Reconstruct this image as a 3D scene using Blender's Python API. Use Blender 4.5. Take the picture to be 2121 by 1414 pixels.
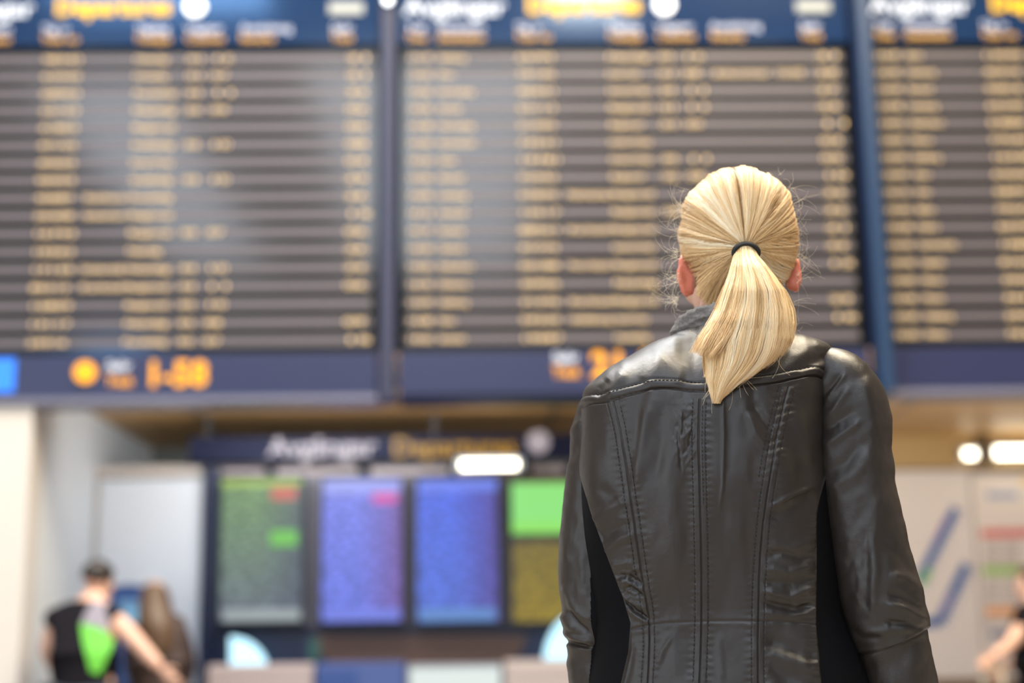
import bpy, bmesh, math, random
import numpy as np
from mathutils import Matrix, Vector

for _o in list(bpy.data.objects):
    bpy.data.objects.remove(_o)
SC = bpy.context.scene
COL = SC.collection
random.seed(7)
RNG = np.random.default_rng(7)

# ------------------------------------------------------------------ camera
F_PX = 2946.0
PITCH, ROLL, YAW = math.radians(11.7), -0.0145, math.radians(-1.4)
EYE = Vector((0.0, 0.0, 1.08))
CAM_R = (Matrix.Rotation(YAW, 3, 'Z') @ Matrix.Rotation(math.pi / 2 + PITCH, 3, 'X') @ Matrix.Rotation(ROLL, 3, 'Z'))
_cd = bpy.data.cameras.new('camera')
_cd.sensor_width = 36.0
_cd.lens = F_PX * 36.0 / 2121.0
_cd.clip_start, _cd.clip_end = 0.05, 200
_cd.dof.use_dof = True
_cd.dof.focus_distance = 1.93
_cd.dof.aperture_fstop = 1.8
CAM = bpy.data.objects.new('camera', _cd)
CAM.matrix_world = Matrix.Translation(EYE) @ CAM_R.to_4x4()
COL.objects.link(CAM)
SC.camera = CAM

SC.view_settings.view_transform = 'Standard'
SC.view_settings.look = 'None'
SC.view_settings.exposure = 0.0
SC.view_settings.gamma = 1.0
SC.view_settings.use_curve_mapping = False
SC.cycles.max_bounces = 8
SC.cycles.diffuse_bounces = 4
SC.cycles.glossy_bounces = 3
SC.cycles.transparent_max_bounces = 6
SC.cycles.sample_clamp_indirect = 6.0

# ------------------------------------------------------------------ world and lamps
_w = bpy.data.worlds.new('hall_sky')
_w.use_nodes = True
_w.node_tree.nodes['Background'].inputs[0].default_value = (0.8, 0.88, 1.0, 1)
_w.node_tree.nodes['Background'].inputs[1].default_value = 0.6
SC.world = _w


def lamp(name, loc, target, sx, sy, power, color):
    d = bpy.data.lights.new(name, 'AREA')
    d.shape = 'RECTANGLE'
    d.size, d.size_y, d.energy, d.color = sx, sy, power, color
    o = bpy.data.objects.new(name, d)
    o.location = loc
    o.rotation_euler = (Vector(target) - Vector(loc)).to_track_quat('-Z', 'Y').to_euler()
    COL.objects.link(o)
    return o


HALL_Z = 9.0
lamp('hall_lamp', (2.6, 3.4, 8.7), (1.6, 2.4, 1.6), 4.6, 3.2, 1450, (1.0, 0.85, 0.62))
lamp('hall_lamp', (-2.2, 3.6, 8.7), (-0.8, 2.4, 1.6), 4.0, 3.0, 640, (1.0, 0.90, 0.74))
lamp('hall_lamp', (-1.0, 6.2, 8.7), (-0.4, 3.4, 1.6), 7.0, 2.4, 900, (0.88, 0.94, 1.0))  # added out of view in front of her, for rim highlights on the shoulders
# fill lights added behind the boards' lower edge to brighten the ticket area
for _x, _w, _e, _c in ((-1.1, 1.3, 21, (0.90, 0.95, 1.0)), (3.0, 1.8, 30, (1.0, 0.92, 0.80))):
    lamp('hidden_soffit_fill', (_x, 8.56, 2.5), (_x, 10.5, 1.1), _w, 0.08, _e, _c)
for _x, _e in ((-1.0, 5), (2.6, 2.5)):  # hidden upward lights, added to lighten the soffit
    lamp('hidden_soffit_upfill', (_x, 8.5, 2.49), (_x, 11.5, 2.62), 2.6, 0.04, _e, (1.0, 0.93, 0.84))


# ------------------------------------------------------------------ helpers
def lin(r, g, b, k=1.0):
    def f(c):
        c = c / 255.0
        return c / 12.92 if c <= 0.04045 else ((c + 0.055) / 1.055) ** 2.4
    return (f(r) * k, f(g) * k, f(b) * k)


def ray(px, py):
    return CAM_R @ Vector(((px - 1060.5) / F_PX, (707.0 - py) / F_PX, -1.0))


def P(px, py, Y):
    d = ray(px, py)
    return EYE + d * ((Y - EYE.y) / d.y)


def PX(px, py, X):
    d = ray(px, py)
    return EYE + d * ((X - EYE.x) / d.x)


CAM_RN = np.array(CAM_R)
EYE_N = np.array(EYE)


def project(co):
    """world points (n,3) -> photograph coordinates (n,), (n,)"""
    v = (co - EYE_N) @ CAM_RN
    return 1060.5 + F_PX * v[:, 0] / -v[:, 2], 707.0 - F_PX * v[:, 1] / -v[:, 2]


def prect(x0, y0, x1, y1, Y):
    xm, ym = (x0 + x1) / 2, (y0 + y1) / 2
    return P(x0, ym, Y).x, P(x1, ym, Y).x, P(xm, y1, Y).z, P(xm, y0, Y).z


MATS = {}


def mat(name, col, rough=0.5, metal=0.0, spec=0.5, emit=None, estr=1.0, grain=0.0, gscale=60.0, bump=0.0, coat=0.0, coat_r=0.1):
    if name in MATS:
        return MATS[name]
    m = bpy.data.materials.new(name)
    m.use_nodes = True
    nt = m.node_tree
    b = nt.nodes['Principled BSDF']
    b.inputs['Base Color'].default_value = (*col, 1)
    b.inputs['Roughness'].default_value = rough
    b.inputs['Metallic'].default_value = metal
    b.inputs['Specular IOR Level'].default_value = spec
    b.inputs['Coat Weight'].default_value = coat
    b.inputs['Coat Roughness'].default_value = coat_r
    if emit is not None:
        b.inputs['Emission Color'].default_value = (*emit, 1)
        b.inputs['Emission Strength'].default_value = estr
    if grain or bump:
        tc = nt.nodes.new('ShaderNodeTexCoord')
        n = nt.nodes.new('ShaderNodeTexNoise')
        n.inputs['Scale'].default_value = gscale
        n.inputs['Detail'].default_value = 4
        nt.links.new(tc.outputs['Object'], n.inputs['Vector'])
        if grain:
            r = nt.nodes.new('ShaderNodeMapRange')
            r.inputs[3].default_value, r.inputs[4].default_value = 1 - grain, 1 + grain
            nt.links.new(n.outputs['Fac'], r.inputs[0])
            mx = nt.nodes.new('ShaderNodeVectorMath')
            mx.operation = 'SCALE'
            mx.inputs[0].default_value = col
            nt.links.new(r.outputs[0], mx.inputs['Scale'])
            nt.links.new(mx.outputs[0], b.inputs['Base Color'])
        if bump:
            bp = nt.nodes.new('ShaderNodeBump')
            bp.inputs['Strength'].default_value = 0.5
            bp.inputs['Distance'].default_value = bump
            nt.links.new(n.outputs['Fac'], bp.inputs['Height'])
            nt.links.new(bp.outputs[0], b.inputs['Normal'])
    MATS[name] = m
    return m


def link(name, data, parent=None):
    o = bpy.data.objects.new(name, data)
    COL.objects.link(o)
    if parent is not None:
        o.parent = parent
    return o


def tag(o, label=None, cat=None, group=None, kind=None):
    if label: o['label'] = label
    if cat: o['category'] = cat
    if group: o['group'] = group
    if kind: o['kind'] = kind
    return o


def thing(name, label, cat, group=None, loc=(0, 0, 0)):
    o = bpy.data.objects.new(name, None)
    o.empty_display_size = 0.1
    COL.objects.link(o)
    # parts are written in world coordinates, so the Empty keeps its base point only as an inverse
    o.location = loc
    tag(o, label, cat, group)
    return o


def adopt(o, parent):
    """parent o (built in world coordinates) without moving it"""
    o.parent = parent
    p, off = parent, Vector((0, 0, 0))
    while p is not None:
        off += p.location
        p = p.parent
    o.location = o.location - off
    return o


def mesh_obj(name, bm, m, parent=None, smooth=False):
    me = bpy.data.meshes.new(name)
    bm.to_mesh(me)
    bm.free()
    me.materials.append(m)
    if smooth:
        for p in me.polygons: p.use_smooth = True
    o = link(name, me)
    if parent is not None: adopt(o, parent)
    return o


def np_mesh(name, verts, faces, m, parent=None, smooth=True):
    me = bpy.data.meshes.new(name)
    verts = np.asarray(verts, dtype=np.float32)
    faces = np.asarray(faces, dtype=np.int32)
    k = faces.shape[1]
    me.vertices.add(len(verts)); me.vertices.foreach_set('co', verts.ravel())
    me.loops.add(faces.size); me.loops.foreach_set('vertex_index', faces.ravel())
    me.polygons.add(len(faces))
    me.polygons.foreach_set('loop_start', np.arange(len(faces), dtype=np.int32) * k)
    me.polygons.foreach_set('use_smooth', np.full(len(faces), smooth))
    me.materials.append(m)
    me.update(calc_edges=True)
    me.validate()
    o = link(name, me)
    if parent is not None: adopt(o, parent)
    return o


def bm_box(bm, x0, x1, y0, y1, z0, z1, bevel=0.0):
    r = bmesh.ops.create_cube(bm, size=1.0)
    for v in r['verts']:
        v.co = Vector(((x0 + x1) / 2 + v.co.x * (x1 - x0), (y0 + y1) / 2 + v.co.y * (y1 - y0), (z0 + z1) / 2 + v.co.z * (z1 - z0)))
    if bevel > 0:
        es = list({e for v in r['verts'] for e in v.link_edges})
        bmesh.ops.bevel(bm, geom=es, offset=bevel, segments=2, affect='EDGES', profile=0.7)


def box(name, x0, x1, y0, y1, z0, z1, m, parent=None, bevel=0.0):
    bm = bmesh.new()
    bm_box(bm, x0, x1, y0, y1, z0, z1, bevel)
    return mesh_obj(name, bm, m, parent)


def pbox(name, x0, y0, x1, y1, Y, depth, m, parent=None, bevel=0.0):
    """box whose front face at depth Y covers the given photograph rectangle"""
    a, b, c, d = prect(x0, y0, x1, y1, Y)
    return box(name, a, b, Y, Y + depth, c, d, m, parent, bevel)


def disc(name, c, r, depth, m, parent=None, seg=40, axis='Y'):
    bm = bmesh.new()
    bmesh.ops.create_cone(bm, cap_ends=True, segments=seg, radius1=r, radius2=r, depth=depth)
    rot = Matrix.Rotation(math.pi / 2, 4, 'X') if axis == 'Y' else Matrix.Identity(4)
    bmesh.ops.transform(bm, matrix=Matrix.Translation(c) @ rot, verts=bm.verts)
    return mesh_obj(name, bm, m, parent)


def tube(bm, pts, radii, seg=12, cap=True):
    """round bar through pts"""
    pts = [Vector(p) for p in pts]
    rings = []
    up = Vector((0.0, 0.0, 1.0))
    for i, p in enumerate(pts):
        t = (pts[min(i + 1, len(pts) - 1)] - pts[max(i - 1, 0)]).normalized()
        a = t.cross(up if abs(t.z) < 0.95 else Vector((1, 0, 0))).normalized()
        b = a.cross(t)
        r = radii[i] if hasattr(radii, '__len__') else radii
        rings.append([bm.verts.new(p + (a * math.cos(2 * math.pi * k / seg) + b * math.sin(2 * math.pi * k / seg)) * r) for k in range(seg)])
    for i in range(len(rings) - 1):
        for k in range(seg):
            bm.faces.new((rings[i][k], rings[i][(k + 1) % seg], rings[i + 1][(k + 1) % seg], rings[i + 1][k]))
    if cap:
        bm.faces.new(rings[0][::-1]); bm.faces.new(rings[-1])


TEXTS = []


def text(name, body, x, z, Y, h, m, parent=None, width=None, extrude=0.0, bold=0.0):
    """flat lettering facing the hall; (x, z) is the left end of the base line, h the capital height"""
    c = bpy.data.curves.new(name, 'FONT')
    c.body = body
    c.size = h / 0.70
    c.resolution_u = 2
    c.offset = bold * c.size
    c.extrude = extrude
    c.materials.append(m)
    o = link(name, c)
    o.rotation_euler = (math.pi / 2, 0, 0)
    o.location = (x, Y, z)
    if parent is not None: adopt(o, parent)
    if width: TEXTS.append((o, width))
    return o


def ptext(name, body, x0, x1, ytop, ybot, Y, m, parent=None, fit=True, bold=0.02):
    """lettering whose capitals cover the photograph rectangle x0..x1, ytop..ybot at depth Y"""
    a, b, c, d = prect(x0, ytop, x1, ybot, Y)
    return text(name, body, a, c, Y, d - c, m, parent, (b - a) if fit else None, bold=bold)
# ================================================================== the setting
YB, YM, YW = 8.2, 9.6, 11.2          # departure boards, monitor bay, lower back wall
M_cream = mat('cream_wall', (0.66, 0.62, 0.58), 0.6, grain=0.03, gscale=3)
M_grey_wall = mat('pale_grey_panel', (0.69, 0.74, 0.79), 0.45, grain=0.03, gscale=2)
M_hall = mat('hall_wall', (0.20, 0.175, 0.16), 0.7, grain=0.08, gscale=2)
M_soffit = mat('tan_soffit', lin(212, 172, 116), 0.5, grain=0.05, gscale=3)
M_tan = mat('tan_bulkhead', lin(172, 142, 92), 0.5, grain=0.05, gscale=3)
M_floor = mat('stone_floor', (0.26, 0.235, 0.21), 0.35, grain=0.12, gscale=5)
M_navy = mat('navy_paint', lin(30, 42, 84), 0.22, spec=0.5)
M_navy_dark = mat('dark_navy_paint', lin(18, 24, 52), 0.6, spec=0.2)
M_dark = mat('charcoal_plastic', (0.03, 0.032, 0.038), 0.3)
M_sky = mat('skylight_glass', (0.8, 0.85, 0.9), 0.3, emit=(0.80, 0.90, 1.0), estr=7.0)
M_bluelamp = mat('cool_lamp', (0.8, 0.85, 0.9), 0.3, emit=(0.22, 0.5, 1.0), estr=10.0)
M_coollamp = mat('white_lamp', (0.8, 0.85, 0.9), 0.3, emit=(0.75, 0.88, 1.0), estr=24.0)


def struct(name, *a, **k):
    return tag(box(name, *a, **k), kind='structure')


struct('floor', -9.2, 9.2, -14.2, 11.4, -0.1, 0.0, M_floor)
struct('wall_back', -9.2, 9.2, YW, YW + 0.2, 0.0, 2.75, mat('dim_grey_wall', (0.17, 0.18, 0.17), 0.6))
struct('wall_front', -9.2, 9.2, YB + 0.25, YB + 0.45, 2.575, HALL_Z, M_hall)
xs = P(62, 1000, YB).x
struct('wall_west', -9.2, xs, YB - 0.02, YB + 0.2, 0.0, 2.575, M_cream)
_sw = struct('wall_inner', xs - 0.05, xs, YB + 0.2, YW, 0.0, 2.57, M_grey_wall)
struct('wall_left', -9.2, -9.0, -14.2, YB + 0.2, 0.0, HALL_Z, M_hall)
struct('wall_right', 9.0, 9.2, -14.2, YW + 0.2, 0.0, HALL_Z, M_hall)
_cs = struct('ceiling_soffit', xs - 0.05, 9.0, YB + 0.02, YW, 2.57, 2.72, M_soffit)
for k in range(4):                                      # joints between the soffit boards
    x = -1.9 + 2.4 * k
    box('soffit_joint', x, x + 0.02, YB + 0.1, YW - 0.02, 2.563, 2.57, M_dark, _cs)
_zb0 = P(1960, 968, YW - 0.25).z
struct('trim_1', P(1500, 940, YW - 0.25).x, 9.0, YW - 0.25, YW - 0.02, _zb0, 2.57, M_tan)
# rear wall, tall windows added for jacket highlights, and the roof with skylights
rear = struct('wall_rear', -9.2, 9.2, -14.2, -14.0, 0.0, HALL_Z, M_hall)
for x0, x1, z0, z1 in ((-8.6, -7.1, 6.0, 7.4), (-8.8, -7.8, 1.4, 5.2), (-1.2, 0.2, 1.4, 5.0), (5.3, 6.5, 1.4, 5.4)):
    w = box('unseen_window_pane', x0, x1, -14.0, -13.96, z0, z1, M_sky, rear)
    if x0 == -8.6:
        w.data.materials[0] = M_bluelamp
    for k in range(3):
        xm = x0 + (x1 - x0) * (k / 2)
        box('unseen_window_bar', xm - 0.04, xm + 0.04, -13.98, -13.9, z0 - 0.04, z1 + 0.04, M_dark, rear)
for y0, y1 in ((-8.4, -5.2), (-2.6, -0.8)):  # unseen side windows, added for the bright stripe on the jacket back
    box('unseen_window_pane', -9.0, -8.97, y0, y1, 1.4, 5.6, M_sky, bpy.data.objects['wall_left'])
    for k in range(3):
        ym = y0 + (y1 - y0) * k / 2
        box('unseen_window_bar', -9.0, -8.9, ym - 0.04, ym + 0.04, 1.36, 5.64, M_dark, bpy.data.objects['wall_left'])
roof = struct('ceiling', -9.2, 9.2, -14.2, YB + 0.45, HALL_Z, HALL_Z + 0.2, M_hall)
for x0, x1, y0, y1 in ((-6.4, -4.6, -13.0, -3.0), (-2.4, 0.9, -13.2, -2.2)):
    box('skylight_pane', x0, x1, y0, y1, HALL_Z - 0.05, HALL_Z, M_sky, roof)
    for k in range(6):
        ym = y0 + (y1 - y0) * k / 5
        box('skylight_bar', x0, x1, ym - 0.06, ym + 0.06, HALL_Z - 0.12, HALL_Z - 0.04, M_dark, roof)
for x0, x1, y0, y1, m_ in ((-5.2, -2.6, -0.62, 0.6, M_bluelamp), (0.9, 1.9, -0.75, 0.15, M_coollamp)):
    box('light_panel', x0, x1, y0, y1, HALL_Z - 0.08, HALL_Z - 0.02, m_, roof)

# ================================================================== the three departure boards
M_board = mat('board_glass', (0.006, 0.008, 0.007), 0.11, spec=0.72)
M_header = mat('board_header', lin(22, 46, 80), 0.1, spec=0.9)
M_row = mat('row_strip', (0.125, 0.107, 0.120), 0.4, metal=0.0)
M_band = mat('board_band', lin(44, 48, 80), 0.3)
M_white_txt = mat('lit_white_letter', (0.2, 0.2, 0.2), 0.5, emit=(0.90, 0.93, 1.0), estr=1.3)
M_white_soft = mat('soft_white_letter', (0.2, 0.2, 0.2), 0.5, emit=(0.86, 0.86, 1.0), estr=1.5)
M_amber_txt = mat('lit_amber_letter', (0.10, 0.05, 0.005), 0.5, emit=(1.0, 0.54, 0.0), estr=1.75)
M_amber_soft = mat('soft_amber_letter', (0.10, 0.05, 0.005), 0.5, emit=(1.0, 0.48, 0.02), estr=1.9)
M_amber_row = mat('amber_row_letter', (0.10, 0.05, 0.005), 0.5, emit=(1.0, 0.68, 0.30), estr=2.1)
M_clock = mat('amber_clock_digit', (0.10, 0.05, 0.005), 0.5, emit=(1.0, 0.38, 0.0), estr=1.9)
M_disc = mat('white_sign_disc', (0.9, 0.9, 0.9), 0.5, emit=(0.93, 0.97, 1.0), estr=1.5)
M_sticker = mat('pale_sign', (0.25, 0.25, 0.23), 0.5, emit=(0.72, 0.74, 0.66), estr=0.4)
M_lip = mat('board_lip', lin(112, 112, 132), 0.4)

BX = lambda px: P(px, 110, YB).x                        # columns read off near the top of the boards
ROW_Z = np.linspace(P(900, 120, YB).z, P(900, 702, YB).z, 17)
PITCH_Z = (ROW_Z[0] - ROW_Z[-1]) / 16
Z_HEAD = ROW_Z[0] + PITCH_Z * 0.72
Z_BAND = ROW_Z[-1] - PITCH_Z * 0.75
Z_BOT = P(900, 818, YB).z
Z_TOP = 5.15
TOWNS = ['Uppsala', 'Arlanda', 'Göteborg', 'Malmö', 'Norrköping', 'Västerås', 'Örebro', 'Gävle', 'Sundsvall', 'Linköping', 'Nyköping',
         'Eskilstuna', 'Katrineholm', 'Hallsberg', 'Sala', 'Mora', 'Falun', 'Karlstad', 'Oslo', 'København', 'Märsta', 'Bålsta', 'Södertälje', 'Nynäshamn']
KINDS_ = ['Regional', 'InterCity', 'Snabbtåg', 'Pendeltåg', 'Regional', 'Nattåg']
# which rows of which board show the short extras: (dash column, via column, remark, track)
EXTRA = {
    0: dict(dash=(0, 1, 2, 3, 5, 7, 10, 12, 13, 14, 15, 16), via=(8, 9, 12, 13), remark=(), track=(0, 1, 2, 3, 4, 5, 6, 7, 8, 9, 10, 11, 12, 13, 15, 16)),
    1: dict(dash=(0, 1, 2, 3, 4, 6, 7, 9), via=(8, 10, 12, 14, 15), remark=(1,), track=tuple(range(13)) + (14, 15)),
    2: dict(dash=(0, 2, 3, 6, 8), via=(3, 9), remark=(), track=tuple(range(17))),
}
LABELS = ['departure board over the couple, showing 1-58 along its bottom band', 'departure board directly above the blonde woman, with 21-36 below its rows',
          'departure board past the slanting blue post, cut off by the picture edge']
xa, xb = BX(831), BX(1752)
STEP = BX(1803) - BX(835)


def board(k):
    off = (k - 1) * STEP
    t = thing('departure_board', LABELS[k], 'board', 'hanging departure boards', ((xa + xb) / 2 + off, YB, Z_BOT))
    X = lambda px: BX(px) + off
    x0, x1 = xa + off, xb + off
    panel = box('display_panel', x0, x1, YB, YB + 0.22, Z_BAND, Z_HEAD, M_board, t)
    head = box('header_panel', x0 - 0.01, x1 + 0.01, YB - 0.03, YB + 0.22, Z_HEAD, Z_TOP, M_header, t, 0.006)
    band = box('bottom_band', x0 - 0.01, x1 + 0.01, YB - 0.03, YB + 0.22, Z_BOT, Z_BAND, M_band, t, 0.006)
    box('bottom_lip', x0 - 0.01, x1 + 0.01, YB - 0.05, YB + 0.24, Z_BOT - 0.035, Z_BOT, M_lip if k != 1 else M_navy_dark, t, 0.004)
    Yt = YB - 0.034
    zc = lambda y: P(1085, y, YB).z
    # header lettering
    def put(nm, s, a, b, y0, y1, m_):
        text(nm, s, X(a), zc(y1), Yt, zc(y0) - zc(y1), m_, head, X(b) - X(a), bold=0.045 if m_ is M_amber_txt else 0.02 if m_ is M_white_txt else 0.006)
    put('heading_text', 'Avgångar', 838, 1050, 0, 34, M_white_txt)
    put('heading_text', 'Departures', 1092, 1328, -2, 31, M_amber_txt)
    disc('sign_disc', Vector((X(1378), YB - 0.04, zc(16))), 0.062, 0.02, M_disc, head)
    box('lit_label', X(1652), X(1722), YB - 0.04, YB - 0.03, zc(32), zc(10), M_sticker, head)
    for a, b, c, s1, s2 in ((842, 880, 884, 'Tid', 'Time'), (908, 1002, 1002, 'Destination', 'Destination'),
                            (1258, 1325, 1330, 'Tågslag', 'Traintype'), (1360, 1436, 1438, 'Vagnar', 'Coaches'), (1472, 1576, 1540, 'Anmärkning', 'Remarks'), (1658, 1700, 1702, 'Spår', 'Track')):
        put('column_heading', s1, a, b, 53, 68, M_white_soft)
        put('column_heading', s2, a, c, 73, 88, M_amber_soft)
    put('column_heading', 'Tåg', 1068, 1097, 53, 68, M_white_soft)
    put('column_heading', 'nr', 1105, 1122, 53, 68, M_white_soft)
    put('column_heading', 'Train', 1068, 1110, 73, 88, M_amber_soft)
    put('column_heading', 'no', 1119, 1141, 73, 88, M_amber_soft)
    # rows
    hh = PITCH_Z * 0.28
    e = EXTRA[k]
    rr = random.Random(20 + k)
    mins = 12 * 60 + 5 + 70 * k
    for i, z in enumerate(ROW_Z):
        st = box('row_strip', x0 + 0.03, x1 - 0.03, YB - 0.003, YB, z - PITCH_Z * 0.24, z + PITCH_Z * 0.24, M_row, panel)
        y_ = YB - 0.005
        zb = z - hh / 2
        def cell(s, a, b=None):
            text('row_text', s, X(a), zb, y_, hh, M_amber_row, st, (X(b) - X(a)) if b else None)
        mins += rr.choice((3, 4, 6, 9))
        cell('%02d:%02d' % (mins // 60 % 24, mins % 60), 846, 888)
        cell(rr.choice(TOWNS), 908)
        cell('%d' % rr.randint(10000, 99999), 1070, 1145)
        if i in e['via']: cell(rr.choice([q_ for q_ in TOWNS if len(q_) > 6])[:9], 1168, 1250)
        cell(rr.choice(KINDS_), 1258, 1340 if rr.random() < 0.75 else 1322)
        if i in e['dash']:
            cell('%02d' % rr.randint(1, 5), 1364, 1392)
            cell('%02d' % rr.randint(6, 12), 1414, 1446)
        if i in e['remark']:
            cell('Ankommer', 1475, 1590)
            cell('13:05', 1604, 1655)
        if i in e['track']: cell('%02d' % rr.randint(1, 36), 1688, 1728)
    # bottom band lettering
    zc2 = lambda y: P(1085, y, YB).z
    if k == 0:
        disc('sign_disc', Vector((P(180, 773, YB).x, YB - 0.04, P(180, 773, YB).z)), 0.062, 0.02, M_clock, band)
        ptext('band_label', 'Spår', 221, 272, 748, 765, Yt, M_white_txt, band)
        ptext('band_label', 'Track', 221, 276, 778, 798, Yt, M_clock, band)
        ptext('band_digits', '1-58', 300, 418, 748, 798, Yt, M_clock, band, bold=0.03)
        pbox('band_reflection', 0 - 200, 744, 30, 812, YB - 0.035, 0.004, mat('blue_reflection', lin(40, 110, 220), 0.3, emit=lin(40, 120, 235), estr=0.9), band)  # glowing plate paints a blue reflection on the band
    if k == 1:
        ptext('band_label', 'Spår', 1146, 1198, 730, 748, Yt, M_white_txt, band)
        ptext('band_label', 'Track', 1146, 1202, 758, 780, Yt, M_clock, band)
        ptext('band_digits', '21-36', 1224, 1400, 728, 780, Yt, M_clock, band, bold=0.03)
    return t


for k in range(3):
    board(k)

# posts between the boards
M_post = mat('grey_blue_post', lin(54, 56, 78), 0.35)
M_post_blue = mat('blue_post', lin(34, 58, 90), 0.35)
M_spot = mat('post_lamp', (0.9, 0.9, 0.9), 0.4, emit=(0.95, 0.98, 1.0), estr=6.0)
for a, b, m_, lab in ((BX(793), BX(818), M_post, 'grey upright post with a small white lamp between two departure boards'),
                      (BX(1767), BX(1790), M_post_blue, 'dark blue upright post beside the departure board over the blonde woman')):
    t = thing('divider_post', lab, 'post', 'posts between the boards', ((a + b) / 2, YB, Z_BOT))
    box('post_shaft', a, b, YB - 0.16 if m_ is M_post_blue else YB - 0.06, YB + 0.2, Z_BOT - 0.03, Z_TOP, m_, t, 0.006)
    box('post_edge', a - 0.012, a, YB - 0.03, YB + 0.2, Z_BOT - 0.03, Z_TOP, M_navy_dark, t)
    box('post_edge', b, b + 0.012, YB - 0.03, YB + 0.2, Z_BOT - 0.03, Z_TOP, M_navy_dark, t)
    if m_ is M_post:
        c = P(803, 0, YB - 0.08)
        bm = bmesh.new()
        bmesh.ops.create_uvsphere(bm, u_segments=16, v_segments=10, radius=0.022)
        bmesh.ops.translate(bm, verts=bm.verts, vec=c)
        mesh_obj('lamp_bulb', bm, M_spot, t, True)
        disc('lamp_socket', c + Vector((0, 0.03, 0)), 0.03, 0.05, M_dark, t)

# ================================================================== lower wall, monitors and lamps
M_frame = mat('bay_frame', lin(22, 32, 62), 0.35)
M_mull = mat('grey_bay_upright', lin(112, 108, 118), 0.4)
M_bezel = mat('monitor_bezel', (0.012, 0.016, 0.022), 0.3)
M_pinkgrey = mat('pinkish_grey_panel', lin(196, 180, 180), 0.5)
M_letter_d = mat('dim_white_letter', (0.2, 0.18, 0.2), 0.5, emit=(0.80, 0.70, 0.78), estr=0.33)
M_letter_a = mat('dim_amber_letter', (0.12, 0.07, 0.01), 0.5, emit=(0.85, 0.42, 0.0), estr=0.42)
M_tube = mat('lamp_tube', (0.9, 0.9, 0.85), 0.4, emit=(1.0, 0.93, 0.74), estr=7.0)
M_metal = mat('brushed_metal', (0.55, 0.56, 0.58), 0.3, metal=1.0)

ds = thing('departures_sign', 'long navy sign with white and amber lettering above the row of monitors', 'sign', None, tuple(P(780, 955, YM - 0.12)))
sb = pbox('sign_board', 392, 901, 1345, 952, YM - 0.12, 0.14, M_navy_dark, ds, 0.004)
ptext('sign_text', 'Avgångar', 556, 782, 905, 943, YM - 0.124, M_letter_d, sb)
ptext('sign_text', 'Departures', 812, 1066, 905, 943, YM - 0.124, M_letter_a, sb)
disc('sign_disc', P(1115, 915, YM - 0.13), 0.075, 0.02, M_letter_d, sb)
for px in (430, 900, 1300):                             # hangers up to the soffit
    c = P(px, 905, YM - 0.05)
    box('sign_hanger', c.x - 0.012, c.x + 0.012, YM - 0.06, YM - 0.03, c.z, 2.57, M_dark, ds)

bay = thing('monitor_bay', 'navy framed bay with grey uprights holding a row of four monitors', 'stand', None, (P(800, 1414, YM).x, YM, 0))
xl_, xr_, _, zt = prect(420, 964, 1330, 1414, YM)
box('back_panel', xl_, xr_, YM + 0.06, YM + 0.10, 0.0, zt, M_navy_dark, bay)
a, b, _, _ = prect(418, 956, 452, 1414, YM)
box('side_post', a, b, YM - 0.05, YM + 0.1, 0.0, zt, M_frame, bay, 0.004)
a, b, _, _ = prect(1300, 956, 1335, 1414, YM)
box('side_post', a, b, YM - 0.05, YM + 0.1, 0.0, zt, M_frame, bay, 0.004)
for p0, p1 in ((633, 660), (838, 858), (1036, 1056), (1240, 1262)):
    a, b, c, d = prect(p0, 985, p1, 1296, YM)
    box('upright', a, b, YM - 0.02, YM + 0.06, c, d, M_mull, bay)
for p0, p1 in ((450, 548), (572, 742), (768, 930), (945, 1080), (1100, 1170), (1190, 1290)):
    pbox('vent_panel', p0, 964, p1, 981, YM + 0.02, 0.04, M_pinkgrey, bay)
box('bottom_rail', xl_, xr_, YM - 0.04, YM + 0.06, P(800, 1312, YM).z, P(800, 1296, YM).z, M_frame, bay)


def emis(name, c, k=1.0):
    return mat(name, (0.02, 0.02, 0.02), 0.35, emit=lin(*c), estr=k)


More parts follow.
